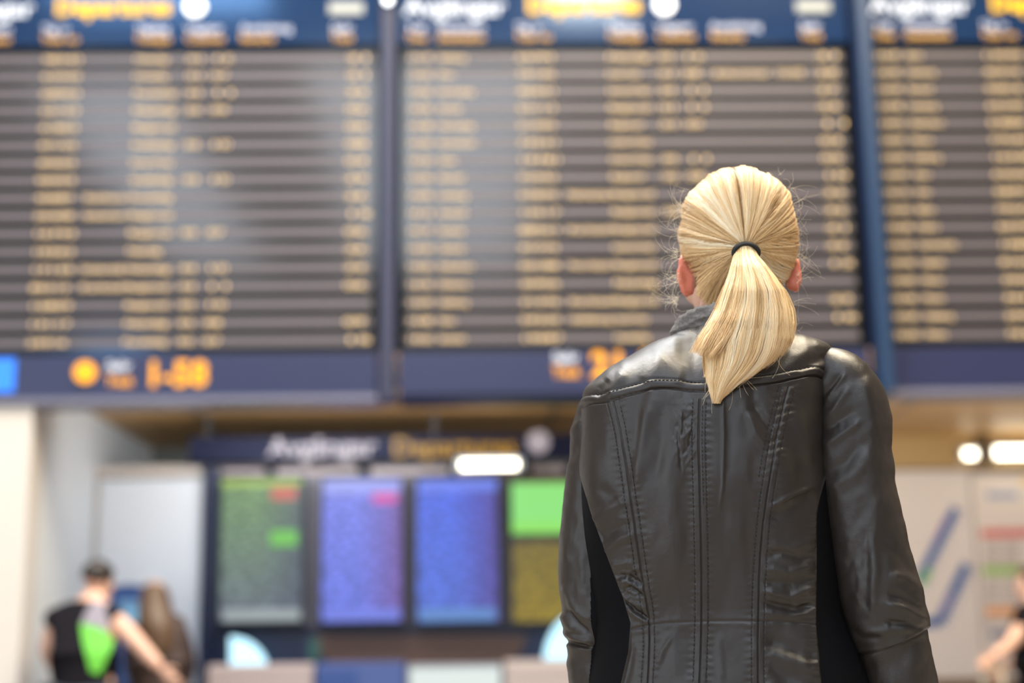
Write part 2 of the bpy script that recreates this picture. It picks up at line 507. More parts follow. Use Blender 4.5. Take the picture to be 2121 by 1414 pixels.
def screen_mat(name, top, bottom, side, k=1.0):
    """screen page: text lines and columns over a page colour running from top to bottom and towards one side"""
    m = bpy.data.materials.new(name)
    m.use_nodes = True
    nt = m.node_tree
    b = nt.nodes['Principled BSDF']
    b.inputs['Base Color'].default_value = (0.02, 0.02, 0.02, 1)
    b.inputs['Roughness'].default_value = 0.3
    tc = nt.nodes.new('ShaderNodeTexCoord')
    sep = nt.nodes.new('ShaderNodeSeparateXYZ')
    nt.links.new(tc.outputs['Generated'], sep.inputs[0])
    def mix(fac, A, B):
        n = nt.nodes.new('ShaderNodeMix'); n.data_type = 'RGBA'
        for s, v in ((0, fac), (6, A), (7, B)):
            if hasattr(v, 'links') or hasattr(v, 'is_output'):
                nt.links.new(v, n.inputs[s])
            else:
                n.inputs[s].default_value = v
        return n.outputs[2]
    c1 = mix(sep.outputs[2], (*lin(*bottom), 1), (*lin(*top), 1))
    r = nt.nodes.new('ShaderNodeMapRange'); r.inputs[1].default_value = 0.45; r.inputs[2].default_value = 1.0; r.inputs[4].default_value = 0.85
    nt.links.new(sep.outputs[0], r.inputs[0])
    c2 = mix(r.outputs[0], c1, (*lin(*side), 1))
    # words: noise stretched into lines
    mp = nt.nodes.new('ShaderNodeMapping'); mp.inputs['Scale'].default_value = (9, 1, 42)
    nt.links.new(tc.outputs['Generated'], mp.inputs[0])
    nz = nt.nodes.new('ShaderNodeTexNoise'); nz.inputs['Scale'].default_value = 1.0; nz.inputs['Detail'].default_value = 1
    nt.links.new(mp.outputs[0], nz.inputs[0])
    st = nt.nodes.new('ShaderNodeMapRange'); st.inputs[1].default_value = 0.42; st.inputs[2].default_value = 0.6; st.inputs[3].default_value = 0.55; st.inputs[4].default_value = 1.35
    nt.links.new(nz.outputs[0], st.inputs[0])
    sc = nt.nodes.new('ShaderNodeVectorMath'); sc.operation = 'SCALE'
    nt.links.new(c2, sc.inputs[0]); nt.links.new(st.outputs[0], sc.inputs['Scale'])
    nt.links.new(sc.outputs[0], b.inputs['Emission Color'])
    b.inputs['Emission Strength'].default_value = k
    return m


def monitor(px0, px1, lab, page, bars):
    t = thing('information_monitor', lab, 'monitor', 'monitors under the navy sign', tuple(P((px0 + px1) / 2, 1290, YM - 0.05)))
    pbox('bezel', px0 - 6, 985, px1 + 6, 1293, YM - 0.17, 0.11, M_bezel, t, 0.005)
    s = pbox('screen', px0, 992, px1, 1286, YM - 0.174, 0.004, page, t)
    for x0, y0, x1, y1, c in bars:
        pbox('screen_bar', x0, y0, x1, y1, YM - 0.176, 0.002, c, s)
    return t


monitor(458, 626, 'monitor with a green page, at the end by the white panel', screen_mat('green_page', (112, 150, 92), (104, 112, 128), (76, 84, 104)),
        ((460, 993, 624, 1006, emis('bar_lime', (160, 190, 70))), (562, 1010, 614, 1034, emis('bar_coral', (205, 95, 80))), (560, 1098, 616, 1130, emis('bar_green', (110, 195, 80))),
         (462, 1262, 622, 1285, emis('bar_grey', (158, 168, 170)))))
monitor(667, 832, 'monitor with a violet-blue page and a pink bar near its top', screen_mat('violet_page', (122, 132, 236), (104, 120, 226), (118, 78, 150)),
        ((669, 994, 830, 1020, emis('bar_lilac', (150, 158, 238))), (772, 1022, 822, 1040, emis('bar_pink', (225, 70, 160))), (672, 1262, 828, 1285, emis('bar_violet', (112, 126, 226)))))
monitor(864, 1031, 'monitor with a deep blue page, below the white lamp tube', screen_mat('blue_page', (76, 104, 232), (82, 112, 214), (82, 56, 140)),
        ((866, 994, 1029, 1016, emis('bar_periwinkle', (104, 128, 236))), (868, 1260, 1027, 1285, emis('bar_sky', (92, 136, 200)))))
monitor(1062, 1232, 'monitor with a bright green block over olive lines, beside the leather sleeve', screen_mat('olive_page', (104, 92, 40), (150, 128, 20), (120, 104, 30), 0.9),
        ((1060, 1000, 1232, 1104, emis('bar_mint', (138, 226, 120))), (1060, 1080, 1232, 1104, emis('bar_lime2', (168, 226, 80))), (1060, 1106, 1232, 1122, emis('bar_black', (20, 26, 34)))))

# lamp tubes
def lamp_tube(x0, y0, x1, y1, Y, lab):
    a, b, c, d = prect(x0, y0, x1, y1, Y)
    t = thing('lamp_tube', lab, 'lamp', 'glowing lamp tubes', ((a + b) / 2, Y, c))
    r = (d - c) / 2
    bm = bmesh.new()
    tube(bm, [(a + r * 0.3, Y, c + r), (b - r * 0.3, Y, c + r)], r * 0.62, 16)
    mesh_obj('glowing_tube', bm, M_tube, t, False)
    box('tube_holder', a - 0.02, a + 0.012, Y - 0.02, Y + 0.05, c, d, M_metal, t)
    box('tube_holder', b - 0.012, b + 0.02, Y - 0.02, Y + 0.05, c, d, M_metal, t)
    box('lamp_housing', a, b, Y + 0.02, Y + 0.07, c + r * 0.6, d + 0.01, M_metal, t)
    return t


lamp_tube(950, 948, 1076, 976, YM - 0.22, 'white lamp tube under the navy sign above the deep blue monitor')
lamp_tube(1992, 926, 2024, 954, YW - 0.34, 'short warm lamp tube on the tan bulkhead, by the leather shoulder')
lamp_tube(2056, 918, 2230, 954, YW - 0.34, 'longer warm lamp tube on the tan bulkhead, at the picture edge')
a, b, c, d = prect(2030, 900, 2048, 956, YW - 0.36)
tag(box('lamp_bracket', a, b, YW - 0.36, YW - 0.25, c, d + 0.04, mat('brown_metal', lin(84, 64, 40), 0.5)), 'dark brown bracket between the two warm lamp tubes', 'bracket')

# white display panel at the left
wp = thing('display_panel_stand', 'plain white upright panel with a beige top rail behind the couple', 'panel', None, (P(305, 1414, YM).x, YM, 0))
a, b, c, d = prect(198, 990, 416, 1414, YM)
box('panel_sheet', a, b, YM + 0.02, YM + 0.06, 0.02, d, mat('panel_white', (0.72, 0.765, 0.82), 0.4, grain=0.02, gscale=2), wp)
a, b, c, d = prect(190, 966, 418, 988, YM)
box('top_rail', a, b, YM - 0.03, YM + 0.08, c, d, mat('beige_rail', lin(190, 180, 172), 0.5), wp, 0.004)
a, b, c, d = prect(182, 990, 198, 1414, YM)
box('side_rail', a, b, YM - 0.02, YM + 0.08, 0.0, d, mat('beige_side', lin(176, 172, 168), 0.5), wp, 0.004)

# graphic panel under the monitors, with two blue-white shells of light
gp = thing('graphic_panel', 'navy panel with a brown arched band under the monitors', 'panel', None, (P(800, 1414, YM - 0.06).x, YM - 0.06, 0))
a, b, c, d = prect(452, 1312, 1300, 1400, YM - 0.02)
box('panel_sheet', a, b, YM - 0.03, YM + 0.0, 0.0, d, mat('panel_navy', lin(44, 54, 84), 0.35), gp)


def arc_plate(name, cx, ytop, ybot, hw, Y, m, parent, depth=0.012, power=1.0, half=None):
    """plate with a flat top edge and a rounded lower outline (or a quarter shell when half is -1/+1)"""
    bm = bmesh.new()
    pts = []
    n = 20
    if half is None:
        pts = [(cx - hw, ytop), (cx + hw, ytop)]
        for i in range(1, n):
            t = math.pi * i / n
            pts.append((cx + hw * math.cos(t), ytop + (ybot - ytop) * math.sin(t)))
    else:
        pts = [(cx, ytop), (cx, ybot)]
        for i in range(n + 1):
            t = math.pi / 2 * i / n
            pts.append((cx + half * hw * math.cos(t), ybot - (ybot - ytop) * math.sin(t)) if i < n else (cx, ytop))
        pts = pts[1:-1] + [(cx, ytop)]
    vs = [bm.verts.new(P(x, y, Y)) for x, y in pts]
    f = bm.faces.new(vs)
    ex = bmesh.ops.extrude_face_region(bm, geom=[f])
    bmesh.ops.translate(bm, verts=[v for v in ex['geom'] if isinstance(v, bmesh.types.BMVert)], vec=(0, depth, 0))
    bmesh.ops.recalc_face_normals(bm, faces=bm.faces)
    return mesh_obj(name, bm, m, parent)


arc_plate('brown_band', 870, 1316, 1420, 220, YM - 0.045, mat('band_brown', lin(112, 84, 72), 0.5), gp)
pbox('green_mark', 640, 1322, 662, 1366, YM - 0.05, 0.01, mat('mark_green', lin(66, 112, 104), 0.5), gp)
for lab, cx, y0, y1, hw, hf in (('glowing pale blue quarter-round lamp below the green monitor', 476, 1318, 1392, 78, 1),
                                ('glowing pale blue quarter-round lamp beside the leather elbow', 1216, 1262, 1374, 90, -1)):
    t = thing('blue_lamp', lab, 'lamp', 'pale blue quarter-round lamps', tuple(P(cx, y1, YM - 0.25)))
    arc_plate('lamp_shell', cx, y0, y1, hw, YM - 0.25, mat('blue_glow', (0.6, 0.8, 0.9), 0.4, emit=lin(150, 220, 244), estr=1.0), t, 0.05, half=hf)
    pbox('lamp_rim', min(cx, cx + hf * hw), y1, max(cx, cx + hf * hw), y1 + 5, YM - 0.255, 0.05, M_frame, t)

# ticket machines and counter fronts along the bottom edge
def counter(name, lab, cat, x0, y0, x1, body, face, face_rect, group=None, Y=YM - 0.5, line=False):
    a, b, c, d = prect(x0, y0, x1, 1414, Y)
    t = thing(name, lab, cat, group, ((a + b) / 2, Y, 0))
    box('cabinet', a, b, Y, Y + 0.24, 0.0, d, body, t, 0.01)
    box('plinth', a + 0.02, b - 0.02, Y + 0.02, Y + 0.22, 0.0, 0.02, M_dark, t)
    if face is not None:
        fx0, fy0, fx1, fy1 = face_rect
        f = pbox('front_panel', fx0, fy0, fx1, fy1, Y - 0.012, 0.012, face, t)
    if line:
        pbox('panel_joint', x0 + 2, 1400, x1 - 2, 1403, Y - 0.004, 0.004, M_mull, t)
    return t


counter('counter_cabinet', 'pinkish grey cabinet top under the pale blue lamp', 'cabinet', 430, 1376, 648, mat('cab_pink', lin(186, 172, 172), 0.5), None, None, line=True)
counter('ticket_machine', 'navy and lilac ticket machine between two pale cabinets', 'machine', 654, 1372, 838, mat('cab_navy', lin(70, 90, 150), 0.4), mat('cab_blue', lin(48, 76, 138), 0.4), (656, 1390, 740, 1500))
counter('white_screen_machine', 'ticket machine with a bright white screen under the brown band', 'machine', 844, 1376, 1040, mat('cab_pale', lin(150, 158, 170), 0.4), emis('white_page', (222, 232, 228), 1.0), (850, 1384, 1036, 1480))
counter('counter_cabinet', 'beige grey cabinet top beside the leather elbow', 'cabinet', 1046, 1366, 1196, mat('cab_beige', lin(190, 178, 176), 0.5), None, None, line=True)

# blue ticket kiosk between the couple
kx0, kx1, kz0, kz1 = prect(224, 1210, 300, 1414, YM - 0.45)
kt = thing('ticket_kiosk', 'dark blue ticket kiosk with a rounded top, between the couple', 'kiosk', None, ((kx0 + kx1) / 2, YM - 0.4, 0))
bm = bmesh.new()
n = 18
out = [(kx0, 0.0), (kx1, 0.0), (kx1, kz1 - 0.03)]
for i in range(n + 1):
    t_ = math.pi * i / n
    out.append(((kx0 + kx1) / 2 + (kx1 - kx0) / 2 * math.cos(t_), kz1 - 0.03 + 0.03 * math.sin(t_)))
out.append((kx0, kz1 - 0.03))
seen, vs = set(), []
for x, z in out:
    if (round(x, 4), round(z, 4)) not in seen:
        seen.add((round(x, 4), round(z, 4))); vs.append(bm.verts.new((x, YM - 0.45, z)))
f = bm.faces.new(vs)
ex = bmesh.ops.extrude_face_region(bm, geom=[f])
bmesh.ops.translate(bm, verts=[v for v in ex['geom'] if isinstance(v, bmesh.types.BMVert)], vec=(0, 0.25, 0))
bmesh.ops.recalc_face_normals(bm, faces=bm.faces)
mesh_obj('kiosk_body', bm, mat('kiosk_blue', lin(50, 82, 142), 0.4), kt)
pbox('kiosk_screen', 246, 1242, 292, 1290, YM - 0.458, 0.008, emis('kiosk_page', (108, 168, 200)), kt)
pbox('kiosk_sign', 248, 1244, 290, 1258, YM - 0.462, 0.004, emis('kiosk_sign_page', (96, 130, 170)), kt)
pbox('kiosk_keypad', 240, 1330, 294, 1350, YM - 0.462, 0.008, mat('keypad', lin(80, 90, 140), 0.4), kt)

# wall map and timetable at the right
M_paper = mat('map_paper', (0.74, 0.67, 0.64), 0.45)
YP = YW - 0.16
wm = thing('wall_map', 'large white wall map with two slanting blue metro lines', 'map', None, tuple(P(1900, 1414, YP)))
a, b, c, d = prect(1600, 975, 2024, 1407, YP)
box('map_sheet', a, b, YP, YP + 0.03, c, d, M_paper, wm)
M_line = mat('metro_blue', lin(6, 88, 160), 0.5)
def stroke(name, pts, w, m, parent, Y):
    bm = bmesh.new()
    for (x0, y0), (x1, y1) in zip(pts[:-1], pts[1:]):
        A, B = P(x0, y0, Y), P(x1, y1, Y)
        dvec = (B - A).normalized()
        nrm = Vector((-dvec.z, 0, dvec.x)) * w / 2
        vs = [bm.verts.new(A + nrm), bm.verts.new(A - nrm), bm.verts.new(B - nrm), bm.verts.new(B + nrm)]
        f = bm.faces.new(vs)
        ex = bmesh.ops.extrude_face_region(bm, geom=[f])
        bmesh.ops.translate(bm, verts=[v for v in ex['geom'] if isinstance(v, bmesh.types.BMVert)], vec=(0, 0.003, 0))
    bmesh.ops.recalc_face_normals(bm, faces=bm.faces)
    return mesh_obj(name, bm, m, parent)


stroke('metro_line', [(1980, 1052), (1902, 1206)], 0.066, M_line, wm, YP - 0.004)
stroke('metro_line', [(2002, 1168), (1944, 1290), (1912, 1288)], 0.07, M_line, wm, YP - 0.004)
stroke('metro_line', [(1962, 1064), (1930, 1126)], 0.011, mat('metro_pink', lin(206, 150, 190), 0.5), wm, YP - 0.004)
stroke('metro_line', [(1926, 1178), (1908, 1210)], 0.05, mat('metro_green', lin(110, 180, 90), 0.5), wm, YP - 0.005)
stroke('metro_line', [(1972, 1226), (1950, 1268)], 0.018, mat('metro_lilac', lin(170, 140, 190), 0.5), wm, YP - 0.005)
for q in range(11):
    t_ = q / 10
    x, y = 1980 - 78 * t_, 1052 + 154 * t_
    stroke('station_name', [(x + 8, y + 6), (x + 22, y + 10)], 0.008, M_line, wm, YP - 0.004)
    x, y = 2002 - 58 * t_, 1168 + 122 * t_
    stroke('station_name', [(x + 8, y + 6), (x + 22, y + 10)], 0.008, M_line, wm, YP - 0.004)
tt = thing('timetable_poster', 'white timetable poster with red, green and orange bars', 'poster', None, tuple(P(2090, 1414, YP)))
a, b, c, d = prect(2028, 975, 2260, 1407, YP)
box('poster_sheet', a, b, YP, YP + 0.03, c, d, mat('poster_paper', (0.76, 0.68, 0.64), 0.45), tt)
for x0, y0, x1, y1, cc in ((2032, 1094, 2240, 1112, (214, 118, 112)), (2036, 1171, 2240, 1190, (158, 196, 108)), (2042, 1256, 2240, 1274, (232, 160, 92)),
                           (2044, 1018, 2108, 1032, (160, 172, 196)), (2116, 990, 2240, 1002, (238, 200, 120)), (2052, 1306, 2100, 1322, (120, 126, 150))):
    pbox('colour_bar', x0, y0, x1, y1, YP - 0.005, 0.005, mat('bar_%d_%d' % (x0, y0), lin(*cc), 0.5), tt)
M_rule = mat('fine_print', lin(150, 140, 138), 0.6)
for y in list(range(1122, 1168, 9)) + list(range(1200, 1250, 9)) + list(range(1284, 1300, 8)):
    pbox('print_line', 2040, y, 2070, y + 3, YP - 0.004, 0.004, M_rule, tt)
    pbox('print_line', 2078, y, 2112, y + 3, YP - 0.004, 0.004, M_rule, tt)
# skirting rail below the posters
a, b, c, d = prect(1600, 1406, 2260, 1420, YP)
tag(box('baseboard_back', a, b, YP - 0.02, YW, c - 0.03, d, mat('rail_brown', lin(120, 92, 58), 0.5)), kind='structure')
# ================================================================== people
M_skin = mat('skin', (0.70, 0.42, 0.31), 0.45, spec=0.35)
M_skin_pink = mat('skin_pink', (0.80, 0.40, 0.30), 0.45, spec=0.35)
M_eye = mat('eye_white', (0.8, 0.8, 0.78), 0.2)


def ellipsoid(bm, c, r, rot=None, seg=20):
    res = bmesh.ops.create_uvsphere(bm, u_segments=seg, v_segments=max(8, seg * 2 // 3), radius=1.0)
    M = Matrix.Translation(c) @ (rot.to_4x4() if rot is not None else Matrix.Identity(4)) @ Matrix.Diagonal((*r, 1))
    bmesh.ops.transform(bm, matrix=M, verts=res['verts'])


def baked(o):
    """apply an object's modifiers"""
    bpy.context.view_layer.update()
    dg = bpy.context.evaluated_depsgraph_get()
    me = bpy.data.meshes.new_from_object(o.evaluated_get(dg))
    old = o.data
    o.modifiers.clear()
    o.data = me
    bpy.data.meshes.remove(old)
    for p in me.polygons: p.use_smooth = True
    return o


def skin_mesh(joints, edges, root, levels=2):
    """bmesh of a skinned skeleton; joints: {name: (Vector, radius or (rx, ry))}"""
    names = list(joints)
    me = bpy.data.meshes.new('tmp_skin')
    me.from_pydata([joints[n][0] for n in names], [(names.index(a), names.index(b)) for a, b in edges], [])
    o = link('tmp_skin', me)
    o.modifiers.new('s', 'SKIN').use_smooth_shade = True
    for i, n in enumerate(names):
        v = me.skin_vertices[0].data[i]
        r = joints[n][1]
        v.radius = r if hasattr(r, '__len__') else (r, r)
        v.use_root = (n == root)
    o.modifiers.new('d', 'SUBSURF').levels = levels
    bpy.context.view_layer.update()
    dg = bpy.context.evaluated_depsgraph_get()
    me2 = bpy.data.meshes.new_from_object(o.evaluated_get(dg))
    bm = bmesh.new()
    bm.from_mesh(me2)
    bpy.data.meshes.remove(me2)
    bpy.data.objects.remove(o)
    bpy.data.meshes.remove(me)
    return bm


def fuse(name, bm, m, voxel, parent=None, smooth=6):
    """one continuous surface from overlapping shells"""
    me = bpy.data.meshes.new(name)
    bm.to_mesh(me)
    bm.free()
    me.materials.append(m)
    o = link(name, me)
    r = o.modifiers.new('r', 'REMESH')
    r.mode = 'VOXEL'
    r.voxel_size = voxel
    s = o.modifiers.new('s', 'SMOOTH')
    s.factor, s.iterations = 0.5, smooth
    baked(o)
    # keep the outer skin only (closed pockets inside are dropped)
    bm = bmesh.new()
    bm.from_mesh(o.data)
    bm.verts.ensure_lookup_table()
    seen, best = set(), []
    for v0 in bm.verts:
        if v0.index in seen: continue
        isl, todo = [], [v0]
        seen.add(v0.index)
        while todo:
            v = todo.pop(); isl.append(v)
            for e in v.link_edges:
                u = e.other_vert(v)
                if u.index not in seen: seen.add(u.index); todo.append(u)
        if len(isl) > len(best): best = isl
    keep = set(best)
    bmesh.ops.delete(bm, geom=[v for v in bm.verts if v not in keep], context='VERTS')
    bm.to_mesh(o.data); bm.free()
    if parent is not None: adopt(o, parent)
    return o


def head_shells(bm, c, R, k=1.0, ears=True):
    """skull, face, jaw, nose, brow, lips and ears; local x right, y forward, z up"""
    def e(p, r, rot=None):
        ellipsoid(bm, c + R @ (Vector(p) * k), [q * k for q in r], R @ rot if rot is not None else R)
    e((0, -0.012, 0.03), (0.074, 0.094, 0.086))
    e((0, 0.03, -0.03), (0.061, 0.066, 0.088))
    e((0, 0.045, -0.088), (0.042, 0.046, 0.034))
    e((0, 0.092, -0.032), (0.011, 0.022, 0.026), Matrix.Rotation(0.35, 3, 'X'))
    e((0, 0.104, -0.048), (0.015, 0.012, 0.010))
    e((0.03, 0.076, 0.008), (0.026, 0.016, 0.010))
    e((-0.03, 0.076, 0.008), (0.026, 0.016, 0.010))
    e((0, 0.088, -0.074), (0.024, 0.010, 0.006))
    e((0, 0.086, -0.084), (0.021, 0.011, 0.007))
    e((0.045, 0.06, -0.04), (0.02, 0.02, 0.018))
    e((-0.045, 0.06, -0.04), (0.02, 0.02, 0.018))
    if ears:
        for s in (-1, 1):
            e((s * 0.077, -0.005, -0.022), (0.007, 0.019, 0.032), Matrix.Rotation(s * 0.35, 3, 'Z'))


def add_eyes(parent, c, R, k=1.0):
    for s in (-1, 1):
        bm = bmesh.new()
        ellipsoid(bm, c + R @ (Vector((s * 0.031, 0.074, -0.012)) * k), [0.0125 * k] * 3, R)
        mesh_obj('eye', bm, M_eye, parent, True)


def hand_shells(bm, w, d, side, k=1.0, curl=0.5):
    """palm, four fingers and a thumb at wrist w, reaching along d; side: direction of the thumb"""
    d = d.normalized()
    side = (side - d * side.dot(d)).normalized()
    n = d.cross(side).normalized()
    R = Matrix((side, d, n)).transposed()
    ellipsoid(bm, w + d * 0.048 * k, (0.036 * k, 0.052 * k, 0.015 * k), R)
    for q, (off, ln) in enumerate(((0.027, 0.068), (0.009, 0.076), (-0.009, 0.070), (-0.026, 0.054))):
        p0 = w + d * 0.085 * k + side * off * k
        p1 = p0 + d * ln * 0.5 * k - n * curl * 0.012 * k
        p2 = p1 + (d * math.cos(curl) - n * math.sin(curl)) * ln * 0.5 * k
        tube(bm, [p0 - d * 0.02 * k, p0, p1, p2], [0.009 * k, 0.009 * k, 0.0082 * k, 0.0065 * k], 8)
    p0 = w + d * 0.03 * k + side * 0.026 * k
    p1 = p0 + (d * 0.6 + side * 0.75) * 0.036 * k - n * 0.006 * k
    p2 = p1 + (d * 0.9 + side * 0.25) * 0.028 * k - n * 0.010 * k
    tube(bm, [p0 - d * 0.012 * k, p0, p1, p2], [0.012 * k, 0.0115 * k, 0.0098 * k, 0.0075 * k], 8)


def orient(yaw, pitch=0.0, roll=0.0):
    """yaw: turn clockwise from facing +Y; pitch > 0 looks up; roll > 0 leans to the own right"""
    return Matrix.Rotation(-yaw, 3, 'Z') @ Matrix.Rotation(pitch, 3, 'X') @ Matrix.Rotation(roll, 3, 'Y')


def figure(label, base, J, head_c, head_R, head_k, hands, mats, voxel=0.006, extra=None):
    """a clothed person: J holds joints; clothing shells follow the same skeleton with a little more radius"""
    body_edges = [('pelvis', 'waist'), ('waist', 'chest'), ('chest', 'neck'), ('neck', 'head'), ('chest', 'shoulder_l'), ('shoulder_l', 'elbow_l'), ('elbow_l', 'wrist_l'),
                  ('chest', 'shoulder_r'), ('shoulder_r', 'elbow_r'), ('elbow_r', 'wrist_r'), ('pelvis', 'hip_l'), ('hip_l', 'knee_l'), ('knee_l', 'ankle_l'),
                  ('pelvis', 'hip_r'), ('hip_r', 'knee_r'), ('knee_r', 'ankle_r')]
    bm = skin_mesh(J, body_edges, 'pelvis')
    head_shells(bm, head_c, head_R, head_k)
    for w, e, sd in hands:
        hand_shells(bm, J[w][0], (J[w][0] - J[e][0]), sd)
    o = fuse('person', bm, M_skin, voxel)
    tag(o, label, 'person')
    add_eyes(o, head_c, head_R, head_k)
    def shell(name, keys, edges, grow, m, root, short=None):
        q = {}
        for n in keys:
            p, r = J[n]
            r = r if hasattr(r, '__len__') else (r, r)
            q[n] = (p.copy(), (r[0] + grow, r[1] + grow))
        if short:
            for n, (a, b, t) in short.items():
                p = J[a][0].lerp(J[b][0], t)
                ra = J[a][1] if not hasattr(J[a][1], '__len__') else J[a][1][0]
                q[n] = (p, (ra * 0.92 + grow,) * 2)
        return mesh_obj(name, skin_mesh(q, edges, root), m, o, True)
    sl = mats.get('sleeve', 0.55)
    sh = {'sleeve_l': ('shoulder_l', 'elbow_l', sl), 'sleeve_r': ('shoulder_r', 'elbow_r', sl)} if sl < 1 else {'sleeve_l': ('elbow_l', 'wrist_l', 0.9), 'sleeve_r': ('elbow_r', 'wrist_r', 0.9)}
    J['hem'] = (J['pelvis'][0] + Vector((0, 0, -0.09)), (J['pelvis'][1][0] * 0.97, J['pelvis'][1][1]))
    te = [('hem', 'pelvis'), ('pelvis', 'waist'), ('waist', 'chest'), ('chest', 'neck_base'), ('chest', 'shoulder_l'), ('chest', 'shoulder_r')]
    J['neck_base'] = (J['chest'][0].lerp(J['neck'][0], 0.92), 0.068)
    ks = ['hem', 'pelvis', 'waist', 'chest', 'neck_base', 'shoulder_l', 'shoulder_r']
    if sl < 1:
        te += [('shoulder_l', 'sleeve_l'), ('shoulder_r', 'sleeve_r')]
    else:
        ks += ['elbow_l', 'elbow_r']
        te += [('shoulder_l', 'elbow_l'), ('shoulder_r', 'elbow_r'), ('elbow_l', 'sleeve_l'), ('elbow_r', 'sleeve_r')]
    top = shell(mats['top_name'], ks, te, 0.024, mats['top'], 'pelvis', sh)
    shell('trousers', ['pelvis', 'hip_l', 'hip_r', 'knee_l', 'knee_r', 'ankle_l', 'ankle_r'],
          [('pelvis', 'hip_l'), ('hip_l', 'knee_l'), ('knee_l', 'ankle_l'), ('pelvis', 'hip_r'), ('hip_r', 'knee_r'), ('knee_r', 'ankle_r')], 0.012, mats['trousers'], 'pelvis')
    for s in 'lr':
        a = J['ankle_' + s][0]
        f = Vector((mats['face'][0], mats['face'][1], 0)).normalized()
        bm = bmesh.new()
        R = Matrix((Vector((f.y, -f.x, 0)), f, Vector((0, 0, 1)))).transposed()
        ellipsoid(bm, Vector((a.x, a.y, 0.045)) + f * 0.055, (0.048, 0.135, 0.045), R)
        ellipsoid(bm, Vector((a.x, a.y, 0.075)), (0.046, 0.06, 0.06), R)
        for v in bm.verts: v.co.z = max(v.co.z, 0.001)
        mesh_obj('shoe', bm, mats['shoe'], o, True)
    return o, top


def hair_cap(name, c, R, k, m, parent, low=-0.02, grow=0.006, long=None):
    """hair shell over the skull, open at the face"""
    bm = bmesh.new()
    ellipsoid(bm, Vector((0, -0.014, 0.032)), (0.074 + grow, 0.094 + grow, 0.086 + grow), None, 32)
    for v in bm.verts:
        p = v.co
        if p.y > 0.05 and p.z < 0.062: p.y = 0.05 - (p.y - 0.05) * 0.2; p.x *= 0.93; p.z = max(p.z, -0.01)
        if p.z < low: p.z = low - (low - p.z) * 0.3
    bmesh.ops.transform(bm, matrix=Matrix.Translation(c) @ R.to_4x4() @ Matrix.Scale(k, 4), verts=bm.verts)
    return mesh_obj(name, bm, m, parent, True)


M_black_cloth = mat('black_cotton', (0.006, 0.005, 0.008), 0.85, spec=0.15)
M_dark_jean = mat('dark_denim', (0.02, 0.025, 0.04), 0.8, grain=0.2, gscale=200)
M_shoe = mat('shoe_black', (0.02, 0.02, 0.02), 0.5)
M_dark_hair = mat('dark_hair', (0.018, 0.012, 0.010), 0.45)
M_brown_hair = mat('brown_hair', (0.085, 0.045, 0.022), 0.5, grain=0.3, gscale=60)
M_brown_coat = mat('brown_jacket', (0.035, 0.017, 0.014), 0.7, grain=0.15, gscale=30)

# ---- man in the black T-shirt, bent towards the kiosk
def Q(px, py, Y): return P(px, py, Y)
YA = 8.02
J = {'pelvis': (Q(172, 1432, YA - 0.12), (0.15, 0.12)), 'waist': (Q(176, 1380, YA - 0.05), (0.16, 0.115)), 'chest': (Q(178, 1300, YA + 0.05), (0.165, 0.115)),
     'neck': (Q(194, 1242, YA + 0.13), 0.062), 'head': (Q(202, 1218, YA + 0.17), 0.06),
     'shoulder_l': (Q(116, 1286, YA + 0.06), 0.066), 'elbow_l': (Q(96, 1348, YA + 0.05), 0.044), 'wrist_l': (Q(118, 1392, YA + 0.20), 0.032),
     'shoulder_r': (Q(232, 1276, YA + 0.06), 0.066), 'elbow_r': (Q(290, 1336, YA - 0.05), 0.046), 'wrist_r': (Q(334, 1384, YA - 0.10), 0.033)}
pv = J['pelvis'][0]
for s, dx in (('l', -0.09), ('r', 0.09)):
    J['hip_' + s] = (pv + Vector((dx, 0, -0.05)), 0.088)
    J['knee_' + s] = (Vector((pv.x + dx * 1.1, pv.y + 0.05, 0.42)), 0.062)
    J['ankle_' + s] = (Vector((pv.x + dx * 1.2, pv.y - 0.02, 0.09)), 0.042)
hR = orient(0.75, -0.25, 0.15)
hc = Q(203, 1203, YA + 0.16)
man, shirt = figure('man in a black T-shirt with a green and grey back panel, arm stretched out', None, J, hc, hR, 0.96,
                    [('wrist_l', 'elbow_l', Vector((0, 0, 1))), ('wrist_r', 'elbow_r', Vector((-0.3, 0, 1)))],
                    dict(top_name='t_shirt', top=M_black_cloth, trousers=M_dark_jean, shoe=M_shoe, face=(0.4, 1), sleeve=0.34))
hair_cap('hair', hc, hR, 0.96, M_dark_hair, man, low=-0.005)


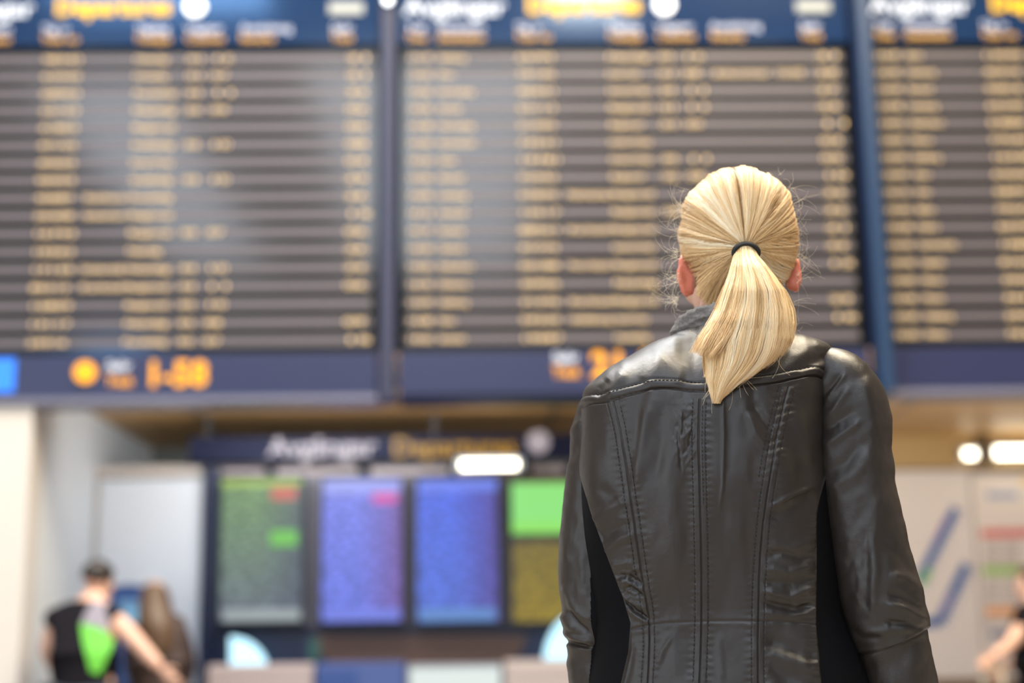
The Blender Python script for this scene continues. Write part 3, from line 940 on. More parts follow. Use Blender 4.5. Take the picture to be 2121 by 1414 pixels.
def project_patch(name, poly, target, m, parent, lift=0.006, n=26):
    """cloth patch lying on target: a grid over the outline (photograph points), dropped on the surface seen there"""
    bpy.context.view_layer.update()
    dg = bpy.context.evaluated_depsgraph_get()
    inv = target.matrix_world.inverted()
    xs_, ys_ = [p[0] for p in poly], [p[1] for p in poly]
    def inside(x, y):
        c = False
        for (x0, y0), (x1, y1) in zip(poly, poly[1:] + poly[:1]):
            if (y0 > y) != (y1 > y) and x < (x1 - x0) * (y - y0) / (y1 - y0) + x0: c = not c
        return c
    bm = bmesh.new()
    grid = {}
    for j in range(n + 1):
        y = min(ys_) + (max(ys_) - min(ys_)) * j / n
        cr = []
        for (x0, y0), (x1, y1) in zip(poly, poly[1:] + poly[:1]):
            if (y0 > y) != (y1 > y): cr.append((x1 - x0) * (y - y0) / (y1 - y0) + x0)
        if len(cr) < 2:
            k = ys_.index(min(ys_)) if j == 0 else ys_.index(max(ys_))
            cr = [xs_[k] - 0.5, xs_[k] + 0.5]
        for i in range(9):
            x = min(cr) + (max(cr) - min(cr)) * i / 8
            d = ray(x, y).normalized()
            ok, loc, nrm, _ = target.ray_cast(inv @ EYE, inv.to_3x3() @ d)
            if ok: grid[i, j] = bm.verts.new(target.matrix_world @ (loc + nrm * lift))
    for j in range(n):
        for i in range(8):
            q = [grid.get(k) for k in ((i, j), (i + 1, j), (i + 1, j + 1), (i, j + 1))]
            if all(q): bm.faces.new(q)
    return mesh_obj(name, bm, m, parent, True)


project_patch('green_panel', [(167, 1292), (200, 1300), (236, 1318), (232, 1340), (206, 1396), (188, 1392), (172, 1330)], shirt, mat('green_cloth', lin(92, 178, 52), 0.7), man).select_set(False)
project_patch('grey_panel', [(200, 1236), (216, 1248), (226, 1312), (200, 1299), (168, 1291), (184, 1258)], shirt, mat('grey_cloth', lin(128, 122, 134), 0.7), man)

# ---- woman with long brown hair beside him
YC = 8.42
J = {'pelvis': (Q(330, 1440, YC - 0.05), (0.15, 0.12)), 'waist': (Q(330, 1390, YC - 0.02), (0.135, 0.105)), 'chest': (Q(330, 1322, YC), (0.15, 0.105)),
     'neck': (Q(325, 1276, YC + 0.04), 0.052), 'head': (Q(323, 1252, YC + 0.05), 0.055),
     'shoulder_l': (Q(290, 1306, YC + 0.02), 0.058), 'elbow_l': (Q(278, 1378, YC + 0.08), 0.042), 'wrist_l': (Q(290, 1420, YC + 0.25), 0.03),
     'shoulder_r': (Q(370, 1306, YC + 0.02), 0.058), 'elbow_r': (Q(386, 1380, YC + 0.06), 0.042), 'wrist_r': (Q(372, 1424, YC + 0.22), 0.03)}
pv = J['pelvis'][0]
for s, dx in (('l', -0.085), ('r', 0.085)):
    J['hip_' + s] = (pv + Vector((dx, 0, -0.05)), 0.088)
    J['knee_' + s] = (Vector((pv.x + dx * 1.1, pv.y + 0.03, 0.42)), 0.06)
    J['ankle_' + s] = (Vector((pv.x + dx * 1.1, pv.y, 0.09)), 0.04)
hR2 = orient(-0.25, -0.1, 0.0)
hc2 = Q(320, 1240, YC + 0.06)
wom, coat = figure('woman with long straight brown hair in a dark brown jacket beside the man', None, J, hc2, hR2, 0.9,
                   [('wrist_l', 'elbow_l', Vector((1, 0, 0.3))), ('wrist_r', 'elbow_r', Vector((-1, 0, 0.3)))],
                   dict(top_name='jacket', top=M_brown_coat, trousers=M_dark_jean, shoe=M_shoe, face=(-0.2, 1), sleeve=1))
bm = bmesh.new()
rings = []
for py, L, R_, dp in ((1207, 306, 334, 0.05), (1214, 298, 342, 0.085), (1228, 292, 349, 0.105), (1250, 289, 353, 0.11), (1280, 287, 358, 0.10), (1310, 288, 362, 0.085), (1340, 294, 360, 0.07), (1362, 306, 350, 0.05)):
    cx, hw = (L + R_) / 2, (R_ - L) / 2 / F_PX * YC
    c = Q(cx, py, YC + (0.05 if py < 1260 else -0.03 - 0.0006 * (py - 1260)))
    rings.append([bm.verts.new(c + Vector((hw * math.cos(a), dp * math.sin(a), 0)) * (1 + 0.03 * math.sin(7 * a))) for a in [2 * math.pi * i / 36 for i in range(36)]])
for a, b in zip(rings[:-1], rings[1:]):
    for i in range(36):
        f = (a[i], a[(i + 1) % 36], b[(i + 1) % 36], b[i])
        bm.faces.new(f)
bm.faces.new(rings[0]); bm.faces.new(rings[-1][::-1])
# open at the face: pull the front in behind the forehead
fdir = hR2 @ Vector((0, 1, 0))
for v in bm.verts:
    q = (v.co - hc2).dot(fdir)
    if q > 0.04 and v.co.z < hc2.z + 0.07: v.co -= fdir * (q - 0.04)
bmesh.ops.recalc_face_normals(bm, faces=bm.faces)
mesh_obj('hair', bm, M_brown_hair, wom, True)

# ---- traveller at the right edge, facing left, hand on a suitcase handle
YD = 9.0
J = {'pelvis': (Q(2168, 1428, YD), (0.115, 0.14)), 'waist': (Q(2162, 1380, YD), (0.11, 0.135)), 'chest': (Q(2148, 1292, YD), (0.115, 0.15)),
     'neck': (Q(2140, 1240, YD), 0.058), 'head': (Q(2136, 1215, YD), 0.06),
     'shoulder_r': (Q(2142, 1278, YD + 0.14), 0.062), 'elbow_r': (Q(2128, 1350, YD + 0.18), 0.042), 'wrist_r': (Q(2090, 1378, YD + 0.16), 0.032),
     'shoulder_l': (Q(2124, 1280, YD - 0.13), 0.062), 'elbow_l': (Q(2098, 1330, YD - 0.2), 0.045), 'wrist_l': (Q(2056, 1362, YD - 0.3), 0.033)}
pv = J['pelvis'][0]
for s, dy in (('l', -0.09), ('r', 0.09)):
    J['hip_' + s] = (pv + Vector((0, dy, -0.05)), 0.088)
    J['knee_' + s] = (Vector((pv.x - 0.04, pv.y + dy * 1.1, 0.42)), 0.06)
    J['ankle_' + s] = (Vector((pv.x + 0.02, pv.y + dy * 1.1, 0.09)), 0.04)
hR3 = orient(-1.45, -0.1, 0.0)
hc3 = Q(2134, 1206, YD)
trv, _ = figure('traveller in a black T-shirt reaching down to a suitcase handle', None, J, hc3, hR3, 0.92,
                [('wrist_l', 'elbow_l', Vector((-0.6, 0, 0.8))), ('wrist_r', 'elbow_r', Vector((0, 0, 1)))],
                dict(top_name='t_shirt', top=M_black_cloth, trousers=M_dark_jean, shoe=M_shoe, face=(-1, -0.1), sleeve=0.6))
hair_cap('hair', hc3, hR3, 0.92, mat('brown_short_hair', (0.07, 0.03, 0.02), 0.5), trv, low=0.0)

# ---- suitcase with a pulled-out handle
YS = YD - 0.3
hx0, hx1, hz0, hz1 = prect(2030, 1380, 2078, 1390, YS)
su = thing('suitcase', 'suitcase with a pale pulled-out handle under the hand of the traveller', 'suitcase', None, ((hx0 + hx1) / 2, YS, 0))
M_case = mat('case_grey', (0.10, 0.10, 0.11), 0.4)
box('case_shell', hx0 - 0.19, hx1 + 0.01, YS - 0.11, YS + 0.11, 0.05, 0.58, M_case, su, 0.03)
for q in range(5):
    x = hx0 - 0.16 + q * (hx1 - hx0 + 0.14) / 4
    box('case_rib', x - 0.008, x + 0.008, YS - 0.118, YS - 0.109, 0.10, 0.53, M_case, su)
M_pale = mat('pale_metal', lin(226, 216, 196), 0.35)
for x in (hx0 + 0.012, hx1 - 0.012):
    box('handle_post', x - 0.009, x + 0.009, YS - 0.008, YS + 0.008, 0.58, hz0, M_pale, su)
box('handle_grip', hx0 - 0.006, hx1 + 0.006, YS - 0.014, YS + 0.014, hz0, hz1, mat('grip_khaki', lin(150, 136, 104), 0.5), su, 0.006)
for x in (hx0 - 0.15, hx1 - 0.03):
    for y in (YS - 0.07, YS + 0.07):
        disc('wheel', Vector((x, y, 0.026)), 0.025, 0.02, M_shoe, su, 20)
# ================================================================== the blonde woman in the leather jacket
TH = math.radians(12)                                   # she faces a little to the right of straight ahead
YT = 2.0                                                # depth of the body axis
FWD = np.array([math.sin(TH), math.cos(TH), 0.0])
RGT = np.array([math.cos(TH), -math.sin(TH), 0.0])
U_ = lambda v: np.array(v, dtype=float)


def leather(name, knit=False):
    m = bpy.data.materials.new(name)
    m.use_nodes = True
    nt = m.node_tree
    b = nt.nodes['Principled BSDF']
    tc = nt.nodes.new('ShaderNodeTexCoord')
    def noise(scale, detail=3, rough=0.5):
        n = nt.nodes.new('ShaderNodeTexNoise')
        n.inputs['Scale'].default_value, n.inputs['Detail'].default_value, n.inputs['Roughness'].default_value = scale, detail, rough
        nt.links.new(tc.outputs['Object'], n.inputs['Vector'])
        return n
    vo = nt.nodes.new('ShaderNodeTexVoronoi')
    vo.feature = 'DISTANCE_TO_EDGE'
    vo.inputs['Scale'].default_value = 480
    wob = noise(90, 2)
    mixv = nt.nodes.new('ShaderNodeVectorMath'); mixv.operation = 'MULTIPLY_ADD'
    mixv.inputs[1].default_value = (0.012, 0.012, 0.012)
    nt.links.new(wob.outputs['Color'], mixv.inputs[0]); nt.links.new(tc.outputs['Object'], mixv.inputs[2])
    nt.links.new(mixv.outputs[0], vo.inputs['Vector'])
    fine = noise(1500, 2)
    mid = noise(140, 4, 0.6)
    tone = noise(9, 4)
    cr = nt.nodes.new('ShaderNodeMix'); cr.data_type = 'RGBA'
    cr.inputs[6].default_value = (0.022, 0.0175, 0.0150, 1)
    cr.inputs[7].default_value = (0.037, 0.029, 0.0245, 1)
    nt.links.new(tone.outputs[0], cr.inputs[0])
    nt.links.new(cr.outputs[2], b.inputs['Base Color'])
    rr = nt.nodes.new('ShaderNodeMapRange')
    rr.inputs[3].default_value, rr.inputs[4].default_value = 0.29, 0.43
    nt.links.new(mid.outputs[0], rr.inputs[0])
    nt.links.new(rr.outputs[0], b.inputs['Roughness'])
    b.inputs['Specular IOR Level'].default_value = 0.46
    def bump(src, dist, strength, prev=None):
        bp = nt.nodes.new('ShaderNodeBump')
        bp.inputs['Distance'].default_value, bp.inputs['Strength'].default_value = dist, strength
        nt.links.new(src, bp.inputs['Height'])
        if prev is not None: nt.links.new(prev, bp.inputs['Normal'])
        return bp.outputs[0]
    mn = nt.nodes.new('ShaderNodeMath'); mn.operation = 'MINIMUM'; mn.inputs[1].default_value = 0.12
    nt.links.new(vo.outputs['Distance'], mn.inputs[0])
    k = bump(mid.outputs[0], 0.0009, 0.40)
    k = bump(mn.outputs[0], 0.0007, 0.2, k)
    k = bump(fine.outputs[0], 0.0003, 0.55, k)
    nt.links.new(k, b.inputs['Normal'])
    return m


M_leather = leather('brown_black_leather')
M_knit = mat('black_stretch_knit', (0.004, 0.004, 0.005), 0.8, spec=0.10, bump=0.0002, gscale=900)
M_thread = mat('dark_thread', (0.012, 0.009, 0.009), 0.6)
M_scarf = mat('grey_knit', (0.20, 0.18, 0.165), 0.95, spec=0.15, grain=0.5, gscale=260, bump=0.002)


def smooth_interp(x, xs, ys):
    """monotone-ish smooth interpolation (Catmull-Rom through the table)"""
    xs, ys = np.asarray(xs, float), np.asarray(ys, float)
    m = np.gradient(ys, xs)
    i = np.clip(np.searchsorted(xs, x) - 1, 0, len(xs) - 2)
    h = xs[i + 1] - xs[i]
    t = np.clip((x - xs[i]) / h, 0, 1)
    return ((2 * t ** 3 - 3 * t ** 2 + 1) * ys[i] + (t ** 3 - 2 * t ** 2 + t) * h * m[i] + (-2 * t ** 3 + 3 * t ** 2) * ys[i + 1] + (t ** 3 - t ** 2) * h * m[i + 1])


def vnoise(shape_xy, seed):
    """smooth value noise in 2-D, about -1..1"""
    x, y = shape_xy
    r = np.random.default_rng(seed).uniform(-1, 1, (64, 64))
    xi, yi = np.floor(x).astype(int), np.floor(y).astype(int)
    fx, fy = x - xi, y - yi
    fx, fy = fx * fx * (3 - 2 * fx), fy * fy * (3 - 2 * fy)
    g = lambda a, b: r[a % 64, b % 64]
    return (g(xi, yi) * (1 - fx) * (1 - fy) + g(xi + 1, yi) * fx * (1 - fy) + g(xi, yi + 1) * (1 - fx) * fy + g(xi + 1, yi + 1) * fx * fy)


def line_dist(px, py, pts):
    """signed distance to a polyline (positive to the right of its direction) and the distance run along it"""
    best = np.full(px.shape, 1e9); sgn = np.zeros(px.shape); run = np.zeros(px.shape)
    acc = 0.0
    for (x0, y0), (x1, y1) in zip(pts[:-1], pts[1:]):
        dx, dy = x1 - x0, y1 - y0
        L = math.hypot(dx, dy)
        t = np.clip(((px - x0) * dx + (py - y0) * dy) / L ** 2, 0, 1)
        d = np.hypot(px - x0 - t * dx, py - y0 - t * dy)
        s = np.sign((px - x0) * dy - (py - y0) * dx)
        k = d < best
        best[k], sgn[k], run[k] = d[k], s[k], (acc + t * L)[k]
        acc += L
    return best * sgn, run, acc


def curve_pts(pts, n=40):
    """smooth polyline through pts"""
    p = np.array(pts, float)
    s = np.concatenate([[0], np.cumsum(np.hypot(*np.diff(p, axis=0).T))])
    q = np.linspace(0, s[-1], n)
    return [tuple(v) for v in np.stack([smooth_interp(q, s, p[:, 0]), smooth_interp(q, s, p[:, 1])], 1)]


S_YOKE_L = curve_pts([(1208, 838), (1240, 832), (1300, 815), (1350, 803), (1400, 803), (1450, 808), (1500, 803)])
S_YOKE = curve_pts([(1204, 842), (1216, 836), (1250, 831), (1300, 817), (1350, 804), (1400, 803), (1460, 808), (1540, 796), (1600, 789), (1650, 780), (1690, 776), (1712, 784)], 80)
S_LEFT = curve_pts([(1270, 832), (1282, 880), (1292, 940), (1302, 1010), (1316, 1100), (1330, 1200), (1342, 1275), (1344, 1330), (1340, 1414), (1334, 1520)], 60)
S_MID = curve_pts([(1449, 818), (1447, 900), (1449, 1000), (1452, 1120), (1453, 1290), (1449, 1414), (1446, 1520)], 50)
S_RIGHT = curve_pts([(1638, 792), (1622, 850), (1604, 930), (1592, 1000), (1582, 1080), (1574, 1180), (1570, 1290), (1570, 1414), (1572, 1520)], 60)
S_WAIST = curve_pts([(1296, 1306), (1345, 1294), (1400, 1289), (1452, 1287), (1570, 1286), (1640, 1288), (1700, 1292)], 40)


def ridge(px, py, pts, w, amp, taper=True):
    d, run, L = line_dist(px, py, pts)
    f = np.exp(-(d / w) ** 2)
    if taper:
        t = run / L
        f = f * np.clip(np.minimum(t, 1 - t) * 5 + 0.15, 0, 1)
    return amp * f


def back_relief(px, py):
    """height of the leather over the smooth back, in metres: seams, welts, folds and puckers"""
    h = np.zeros(px.shape)
    mm = 0.001
    # long soft undulations of the hide
    h += 4.2 * mm * vnoise((px / 62 + 3, py / 190 + 1), 1) + 1.9 * mm * vnoise((px / 34, py / 90), 2) + 0.55 * mm * vnoise((px / 15, py / 30), 3)
    below_yoke = 1 / (1 + np.exp(-(py - 812) / 6.0))
    # yoke: upper layer lies over the lower one
    d, run, L = line_dist(px, py, S_YOKE)
    up = 1 / (1 + np.exp(-d * 1.1)) if False else None
    dy = py - np.interp(px, [p[0] for p in S_YOKE], [p[1] for p in S_YOKE])
    h += 1.3 * mm / (1 + np.exp(np.clip(dy * 3.0, -40, 40)))
    h += 0.9 * mm * np.exp(-((dy + 8) / 4.5) ** 2) - 3.6 * mm * np.exp(-((dy - 2.2) / 1.7) ** 2)
    h -= 1.2 * mm * np.exp(-((dy + 15.5) / 2.4) ** 2)
    # vertical seams: a flat welt on both sides, groove in the middle
    for S, a in ((S_LEFT, 12), (S_MID, 14), (S_RIGHT, 13)):
        d, run, L = line_dist(px, py, S)
        ad = np.abs(d)
        inside = (py > 826 if S is not S_RIGHT else py > 800)
        welt = 1 / (1 + np.exp((ad - a - 2) * 0.9))
        h += np.where(inside, 0.5 * mm * welt - 2.4 * mm * np.exp(-(d / 1.35) ** 2) - 0.6 * mm * np.exp(-((ad - a) / 1.8) ** 2), 0)
        puck = np.sin(run * 0.42 + 1.7 * vnoise((run / 40, run * 0 + a), 5))
        h += np.where(inside, 0.35 * mm * puck * np.exp(-((ad - a - 4) / 9) ** 2), 0)
    d, run, L = line_dist(px, py, S_MID)
    h += np.where(py > 818, 0.7 * mm * np.exp(-((d - 27 + 27) / 1e9) ** 2) * 0, 0)
    # waist seam
    d, run, L = line_dist(px, py, S_WAIST)
    onp = np.abs(d) < 60
    h += np.where(onp, -2.0 * mm * np.exp(-(d / 1.5) ** 2) + 0.4 * mm * np.exp(-((d - 7) / 5) ** 2) + 0.4 * mm * np.exp(-((d + 7) / 5) ** 2), 0)
    # sharp dart-like fold right of the centre seam
    h += ridge(px, py, [(1497, 815), (1499, 900), (1497, 1005), (1490, 1060)], 4.0, 2.2 * mm)
    h += ridge(px, py, [(1510, 830), (1514, 920), (1508, 1000)], 9.0, -1.4 * mm)
    # bright vertical fold under the yoke
    h += ridge(px, py, [(1345, 818), (1334, 880), (1322, 960), (1318, 1020)], 13, 4.2 * mm)
    h += ridge(px, py, [(1372, 830), (1366, 920), (1352, 1010)], 14, -3.0 * mm)
    h += ridge(px, py, [(1400, 880), (1390, 1000), (1398, 1120), (1408, 1230)], 20, 3.0 * mm)
    h += ridge(px, py, [(1530, 1060), (1536, 1180), (1530, 1260)], 22, 2.4 * mm)
    h += ridge(px, py, [(1560, 830), (1580, 870), (1604, 895)], 10, -3.0 * mm)
    h += ridge(px, py, [(1548, 850), (1566, 900), (1590, 930)], 9, 2.4 * mm)
    # rubbed, puckered strip left of the centre seam
    for q, (a, b) in enumerate((((1440, 852), (1416, 872)), ((1441, 880), (1410, 912)), ((1441, 905), (1412, 944)), ((1442, 930), (1420, 965)), ((1440, 868), (1424, 925)), ((1412, 850), (1408, 930)), ((1405, 900), (1411, 975)))):
        h += ridge(px, py, [a, b], 3.2, (1.5 if q % 2 else -1.7) * mm)
    area = np.exp(-((px - 1418) / 26) ** 2 - ((py - 905) / 62) ** 2)
    h += area * 1.0 * mm * vnoise((px / 5.0, py / 9.0), 8)
    # folds at the left flank
    for pts, w, a in (([(1222, 1086), (1262, 1052), (1300, 1032)], 15, 4.0), ([(1232, 1120), (1275, 1096), (1306, 1082)], 10, -2.6), ([(1246, 1150), (1282, 1118), (1318, 1106)], 9, 3.2),
                      ([(1238, 1006), (1266, 1028), (1296, 1066)], 12, -2.0),
                      ([(1262, 1172), (1300, 1166), (1328, 1186)], 7, 2.6), ([(1270, 1190), (1300, 1192), (1332, 1212)], 5, -3.0), ([(1276, 1204), (1306, 1206), (1334, 1226)], 5, 3.0),
                      ([(1280, 1222), (1308, 1216), (1336, 1238)], 4.5, -2.6), ([(1284, 1226), (1306, 1246), (1340, 1262)], 5, 2.8), ([(1290, 1240), (1312, 1262), (1344, 1284)], 4.0, -4.2),
                      ([(1296, 1254), (1316, 1276), (1340, 1290)], 4.5, 2.6), ([(1288, 1196), (1296, 1218), (1316, 1232)], 4, 2.0), ([(1310, 1180), (1306, 1200), (1318, 1216)], 4, -1.8)):
        h += ridge(px, py, pts, w, a * mm)
    crum = np.exp(-((px - 1300) / 30) ** 2 - ((py - 1222) / 52) ** 2)
    h += crum * (1.5 * mm * vnoise((px / 9 + py / 16, py / 7.5), 11) + 0.8 * mm * vnoise((px / 4.0, py / 4.5), 12))
    # folds across the right side panel
    for pts, w, a in (([(1586, 1056), (1630, 1030), (1692, 1006)], 6, 2.6), ([(1590, 1076), (1640, 1052), (1692, 1034)], 14, -2.4), ([(1588, 1130), (1640, 1136), (1690, 1112)], 10, 2.6),
                      ([(1584, 1152), (1620, 1142), (1660, 1156), (1690, 1150)], 8, -3.0), ([(1582, 1174), (1632, 1186), (1690, 1168)], 9, 3.4), ([(1580, 1204), (1640, 1208), (1690, 1196)], 8, -3.2),
                      ([(1578, 1222), (1636, 1236), (1690, 1214)], 8, 4.2), ([(1578, 1246), (1610, 1254), (1650, 1262), (1692, 1248)], 7, -4.4), ([(1578, 1268), (1640, 1276), (1692, 1266)], 7, 2.8),
                      ([(1580, 1320), (1630, 1340), (1702, 1366)], 15, -3.4), ([(1580, 1346), (1630, 1366), (1706, 1392)], 13, 3.6), ([(1590, 1390), (1640, 1402), (1706, 1430)], 14, -2.6),
                      ([(1584, 900), (1640, 930), (1682, 990)], 20, -2.2), ([(1640, 850), (1668, 900), (1682, 960)], 14, 2.2)):
        h += ridge(px, py, pts, w, a * mm)
    # gathers along the panel edges
    ge = np.exp(-((px - 1690) / 22) ** 2) * (py > 1060)
    h += ge * 0.7 * mm * np.sin(py * 0.44 + 2.2 * vnoise((py / 50, px * 0 + 1), 14))
    gr = np.exp(-((px - np.interp(py, [p[1] for p in S_RIGHT], [p[0] for p in S_RIGHT]) - 2) / 16) ** 2) * np.exp(-((py - 890) / 90) ** 2)
    h += gr * 0.9 * mm * np.sin(py * 0.36 + px * 0.10)
    # skirt folds
    for pts, w, a in (([(1392, 1316), (1372, 1348), (1362, 1380)], 6, 1.6), ([(1486, 1306), (1494, 1360), (1496, 1414)], 9, 1.8), ([(1310, 1330), (1300, 1380), (1290, 1430)], 9, -2.0),
                      ([(1420, 1300), (1432, 1360), (1424, 1420)], 16, -1.6)):
        h += ridge(px, py, pts, w, a * mm)
    # yoke: soft folds to the shoulders
    for pts, w, a in (([(1262, 822), (1278, 796), (1296, 772)], 12, 2.4), ([(1238, 828), (1246, 806), (1262, 786)], 8, -1.8), ([(1340, 800), (1356, 770), (1384, 742)], 18, 2.0),
                      ([(1404, 798), (1408, 770), (1416, 748)], 10, 1.4), ([(1650, 772), (1676, 752), (1716, 738)], 13, -2.4), ([(1676, 770), (1704, 756), (1726, 742)], 9, 2.6), ([(1600, 780), (1640, 744), (1690, 722)], 16, 1.6)):
        h += ridge(px, py, pts, w, a * mm) * (dy < 0)
    return h


# ------------------------------------------------------------------ torso of the jacket
#        pc    L     R     half depth
T_ROWS = [(690, 1402, 1626, 0.060), (700, 1392, 1638, 0.064), (712, 1362, 1672, 0.069), (724, 1334, 1704, 0.075), (738, 1304, 1720, 0.083), (754, 1274, 1718, 0.092), (774, 1244, 1713, 0.101),
          (796, 1222, 1709, 0.109), (824, 1212, 1706, 0.116), (870, 1210, 1704, 0.122), (940, 1209, 1704, 0.126), (1000, 1208, 1706, 0.127), (1100, 1214, 1714, 0.122), (1200, 1228, 1726, 0.112),
          (1290, 1238, 1740, 0.106), (1350, 1234, 1764, 0.110), (1414, 1224, 1788, 0.116), (1500, 1206, 1802, 0.122), (1570, 1198, 1810, 0.124)]
T_ROWS = np.array(T_ROWS, float)
NV = 460
pcs = np.concatenate([np.linspace(690, 830, 130, endpoint=False), np.linspace(830, 1570, NV - 130)])
Lq, Rq, Bq = (smooth_interp(pcs, T_ROWS[:, 0], T_ROWS[:, k]) for k in (1, 2, 3))
LEDGE = ([600, 880, 980, 1045, 1100, 1165, 1240, 1290, 1350, 1414, 1580], [1000, 1180, 1206, 1218, 1238, 1262, 1291, 1306, 1301, 1286, 1232])
REDGE = ([600, 800, 880, 980, 1050, 1290, 1414, 1580], [1900, 1800, 1745, 1712, 1692, 1691, 1701, 1716])
NB, NS, NF = 540, 36, 110
DENSE = np.linspace(0, 2 * math.pi, 1441)


def section(a, b, phi, n=2.5):
    c, s = np.cos(phi), np.sin(phi)
    return a * np.sign(c) * np.abs(c) ** (2 / n), b * np.sign(s) * np.abs(s) ** (2 / n)


def run_rows(edge_angles=None):
    out, ang = [], []
    for k_, (pc, L, R_, b) in enumerate(zip(pcs, Lq, Rq, Bq)):
        one_row(k_, pc, L, R_, b, out, ang, edge_angles)
    return out, np.array(ang)


def one_row(k_, pc, L, R_, b, rows, ang, edge_angles):
    pl, pr = P(L, pc, YT), P(R_, pc, YT)
    A = (pr.x - pl.x) / 2
    a = math.sqrt(max(A * A - (b * math.sin(TH)) ** 2, 1e-5)) / math.cos(TH)
    c = np.array([(pl.x + pr.x) / 2, YT, (pl.z + pr.z) / 2])
    def pos(phi):
        x, y = section(a, b, phi)
        return c + x[:, None] * RGT + y[:, None] * FWD
    q = pos(DENSE)
    qx, qy = project(q)
    back = slice(721, 1440)                             # phi in pi..2pi faces the camera
    i_l = 721 + int(np.argmin(np.abs(qx[back] - np.interp(qy[back], *LEDGE)) + 1e3 * (DENSE[back] > 1.5 * math.pi)))
    i_r = 721 + int(np.argmin(np.abs(qx[back] - np.interp(qy[back], *REDGE)) + 1e3 * (DENSE[back] < 1.5 * math.pi)))
    def refine(i, E):
        lo, hi = DENSE[max(i - 1, 0)], DENSE[min(i + 1, 1440)]
        for _ in range(12):
            s = np.linspace(lo, hi, 5)
            p_ = pos(s); x_, y_ = project(p_)
            k = int(np.argmin(np.abs(x_ - np.interp(y_, *E))))
            lo, hi = s[max(k - 1, 0)], s[min(k + 1, 4)]
        return (lo + hi) / 2
    if edge_angles is None:
        ang.append((refine(i_l, LEDGE), refine(i_r, REDGE)))
        return
    pL, pR = edge_angles[k_]
    # columns: even steps in picture width over the back panel
    dn = np.linspace(pL, pR, 900)
    dp = pos(dn)
    arc = np.concatenate([[0], np.cumsum(np.linalg.norm(np.diff(dp, axis=0), axis=1))])
    phb = np.interp(np.linspace(0, arc[-1], NB), arc, dn)
    sL = max(pL - 1.1, math.pi * 0.78)
    sR = min(pR + 1.1, math.pi * 2.22)
    ph = np.concatenate([phb, np.linspace(pR, sR, NS + 1)[1:], np.linspace(sR, 2 * math.pi + sL, NF + 2)[1:-1], np.linspace(2 * math.pi + sL, 2 * math.pi + pL, NS + 1)[:-1]])
    rows.append(pos(ph))
_, EA = run_rows()
_kr = np.exp(-(np.arange(-30, 31) / 12.0) ** 2); _kr /= _kr.sum()
_sm = np.stack([np.convolve(np.pad(EA[:, q], 30, mode='edge'), _kr, 'valid') for q in (0, 1)], 1)
_wt = np.clip((1130 - pcs) / 60, 0, 1)[:, None]        # ease the panel edge where it runs out under the arm
rows, _ = run_rows(_sm * _wt + EA * (1 - _wt))
G = np.array(rows)                                      # rows x columns x 3
NC = G.shape[1]
print('torso grid', G.shape)


def grid_normals(G, closed=True):
    du = (np.roll(G, -1, 1) - np.roll(G, 1, 1)) if closed else np.gradient(G, axis=1)
    dv = np.gradient(G, axis=0)
    n = np.cross(du, dv)
    return n / np.maximum(np.linalg.norm(n, axis=2, keepdims=True), 1e-9)


Nn = grid_normals(G)
cen = G.mean(axis=1, keepdims=True)
if np.mean(np.sum(Nn * (G - cen), axis=2)) < 0: Nn = -Nn
px_, py_ = project(G.reshape(-1, 3))
px_, py_ = px_.reshape(G.shape[:2]), py_.reshape(G.shape[:2])
H = back_relief(px_, py_)
facing = np.sum(Nn * (EYE_N - G), axis=2) > 0
mask = np.zeros(G.shape[:2]); mask[:, :NB] = 1
H = np.where((mask > 0) & facing, H, 0.0)
# fade the relief at the panel edges so that the panels stay joined
fade = np.minimum(1, np.minimum(np.arange(NB), np.arange(NB)[::-1]) / 6.0)
H[:, :NB] *= fade[None, :]
G2 = G + Nn * H[:, :, None]


def grid_faces(r0, r1, cols):
    """quads between rows r0..r1 over a run of column indices (index pairs, already wrapped)"""
    i = np.arange(r0, r1)[:, None]
    a, b = np.array(cols[:-1])[None, :], np.array(cols[1:])[None, :]
    n = NC
    return np.stack([i * n + a, i * n + b, (i + 1) * n + b, (i + 1) * n + a], 2).reshape(-1, 4)


def submesh(name, V, F, m, parent):
    used, inv = np.unique(F, return_inverse=True)
    return np_mesh(name, V[used], inv.reshape(F.shape), m, parent)


V = G2.reshape(-1, 3)
cols_back = list(range(0, NB))
cols_right = list(range(NB - 1, NB + NS))
cols_front = list(range(NB + NS - 1, NB + NS + NF + 1))
cols_left = [c_ % NC for c_ in range(NB + NS + NF, NC + 1)]

# ------------------------------------------------------------------ her body: one continuous surface with head, neck and ears
HC = P(1528, 500, 2.03)
HR = orient(math.radians(-6), 0.10, 0.0)
zf = lambda py: P(1490, py, YT).z
px3 = lambda px, py, Y=YT: P(px, py, Y)
J = {'pelvis': (px3(1500, 1540), (0.105, 0.075)), 'waist': (px3(1494, 1290), (0.115, 0.072)), 'chest': (px3(1480, 960), (0.13, 0.085)), 'upper': (px3(1500, 800), (0.10, 0.055)),
     'neck': (px3(1514, 700, 2.02), 0.050), 'nape': (px3(1520, 620, 2.035), 0.053), 'head': (Vector(HC) + Vector((0, 0, 0.0)), 0.06),
     'shoulder_l': (px3(1262, 850, 2.05), 0.045), 'elbow_l': (px3(1244, 1290, 2.05), 0.036), 'wrist_l': (px3(1300, 1650, 2.12), 0.027),
     'shoulder_r': (px3(1742, 805, 1.96), 0.045), 'elbow_r': (px3(1836, 1290, 1.955), 0.036), 'wrist_r': (px3(1880, 1670, 2.04), 0.027)}
pv = J['pelvis'][0]
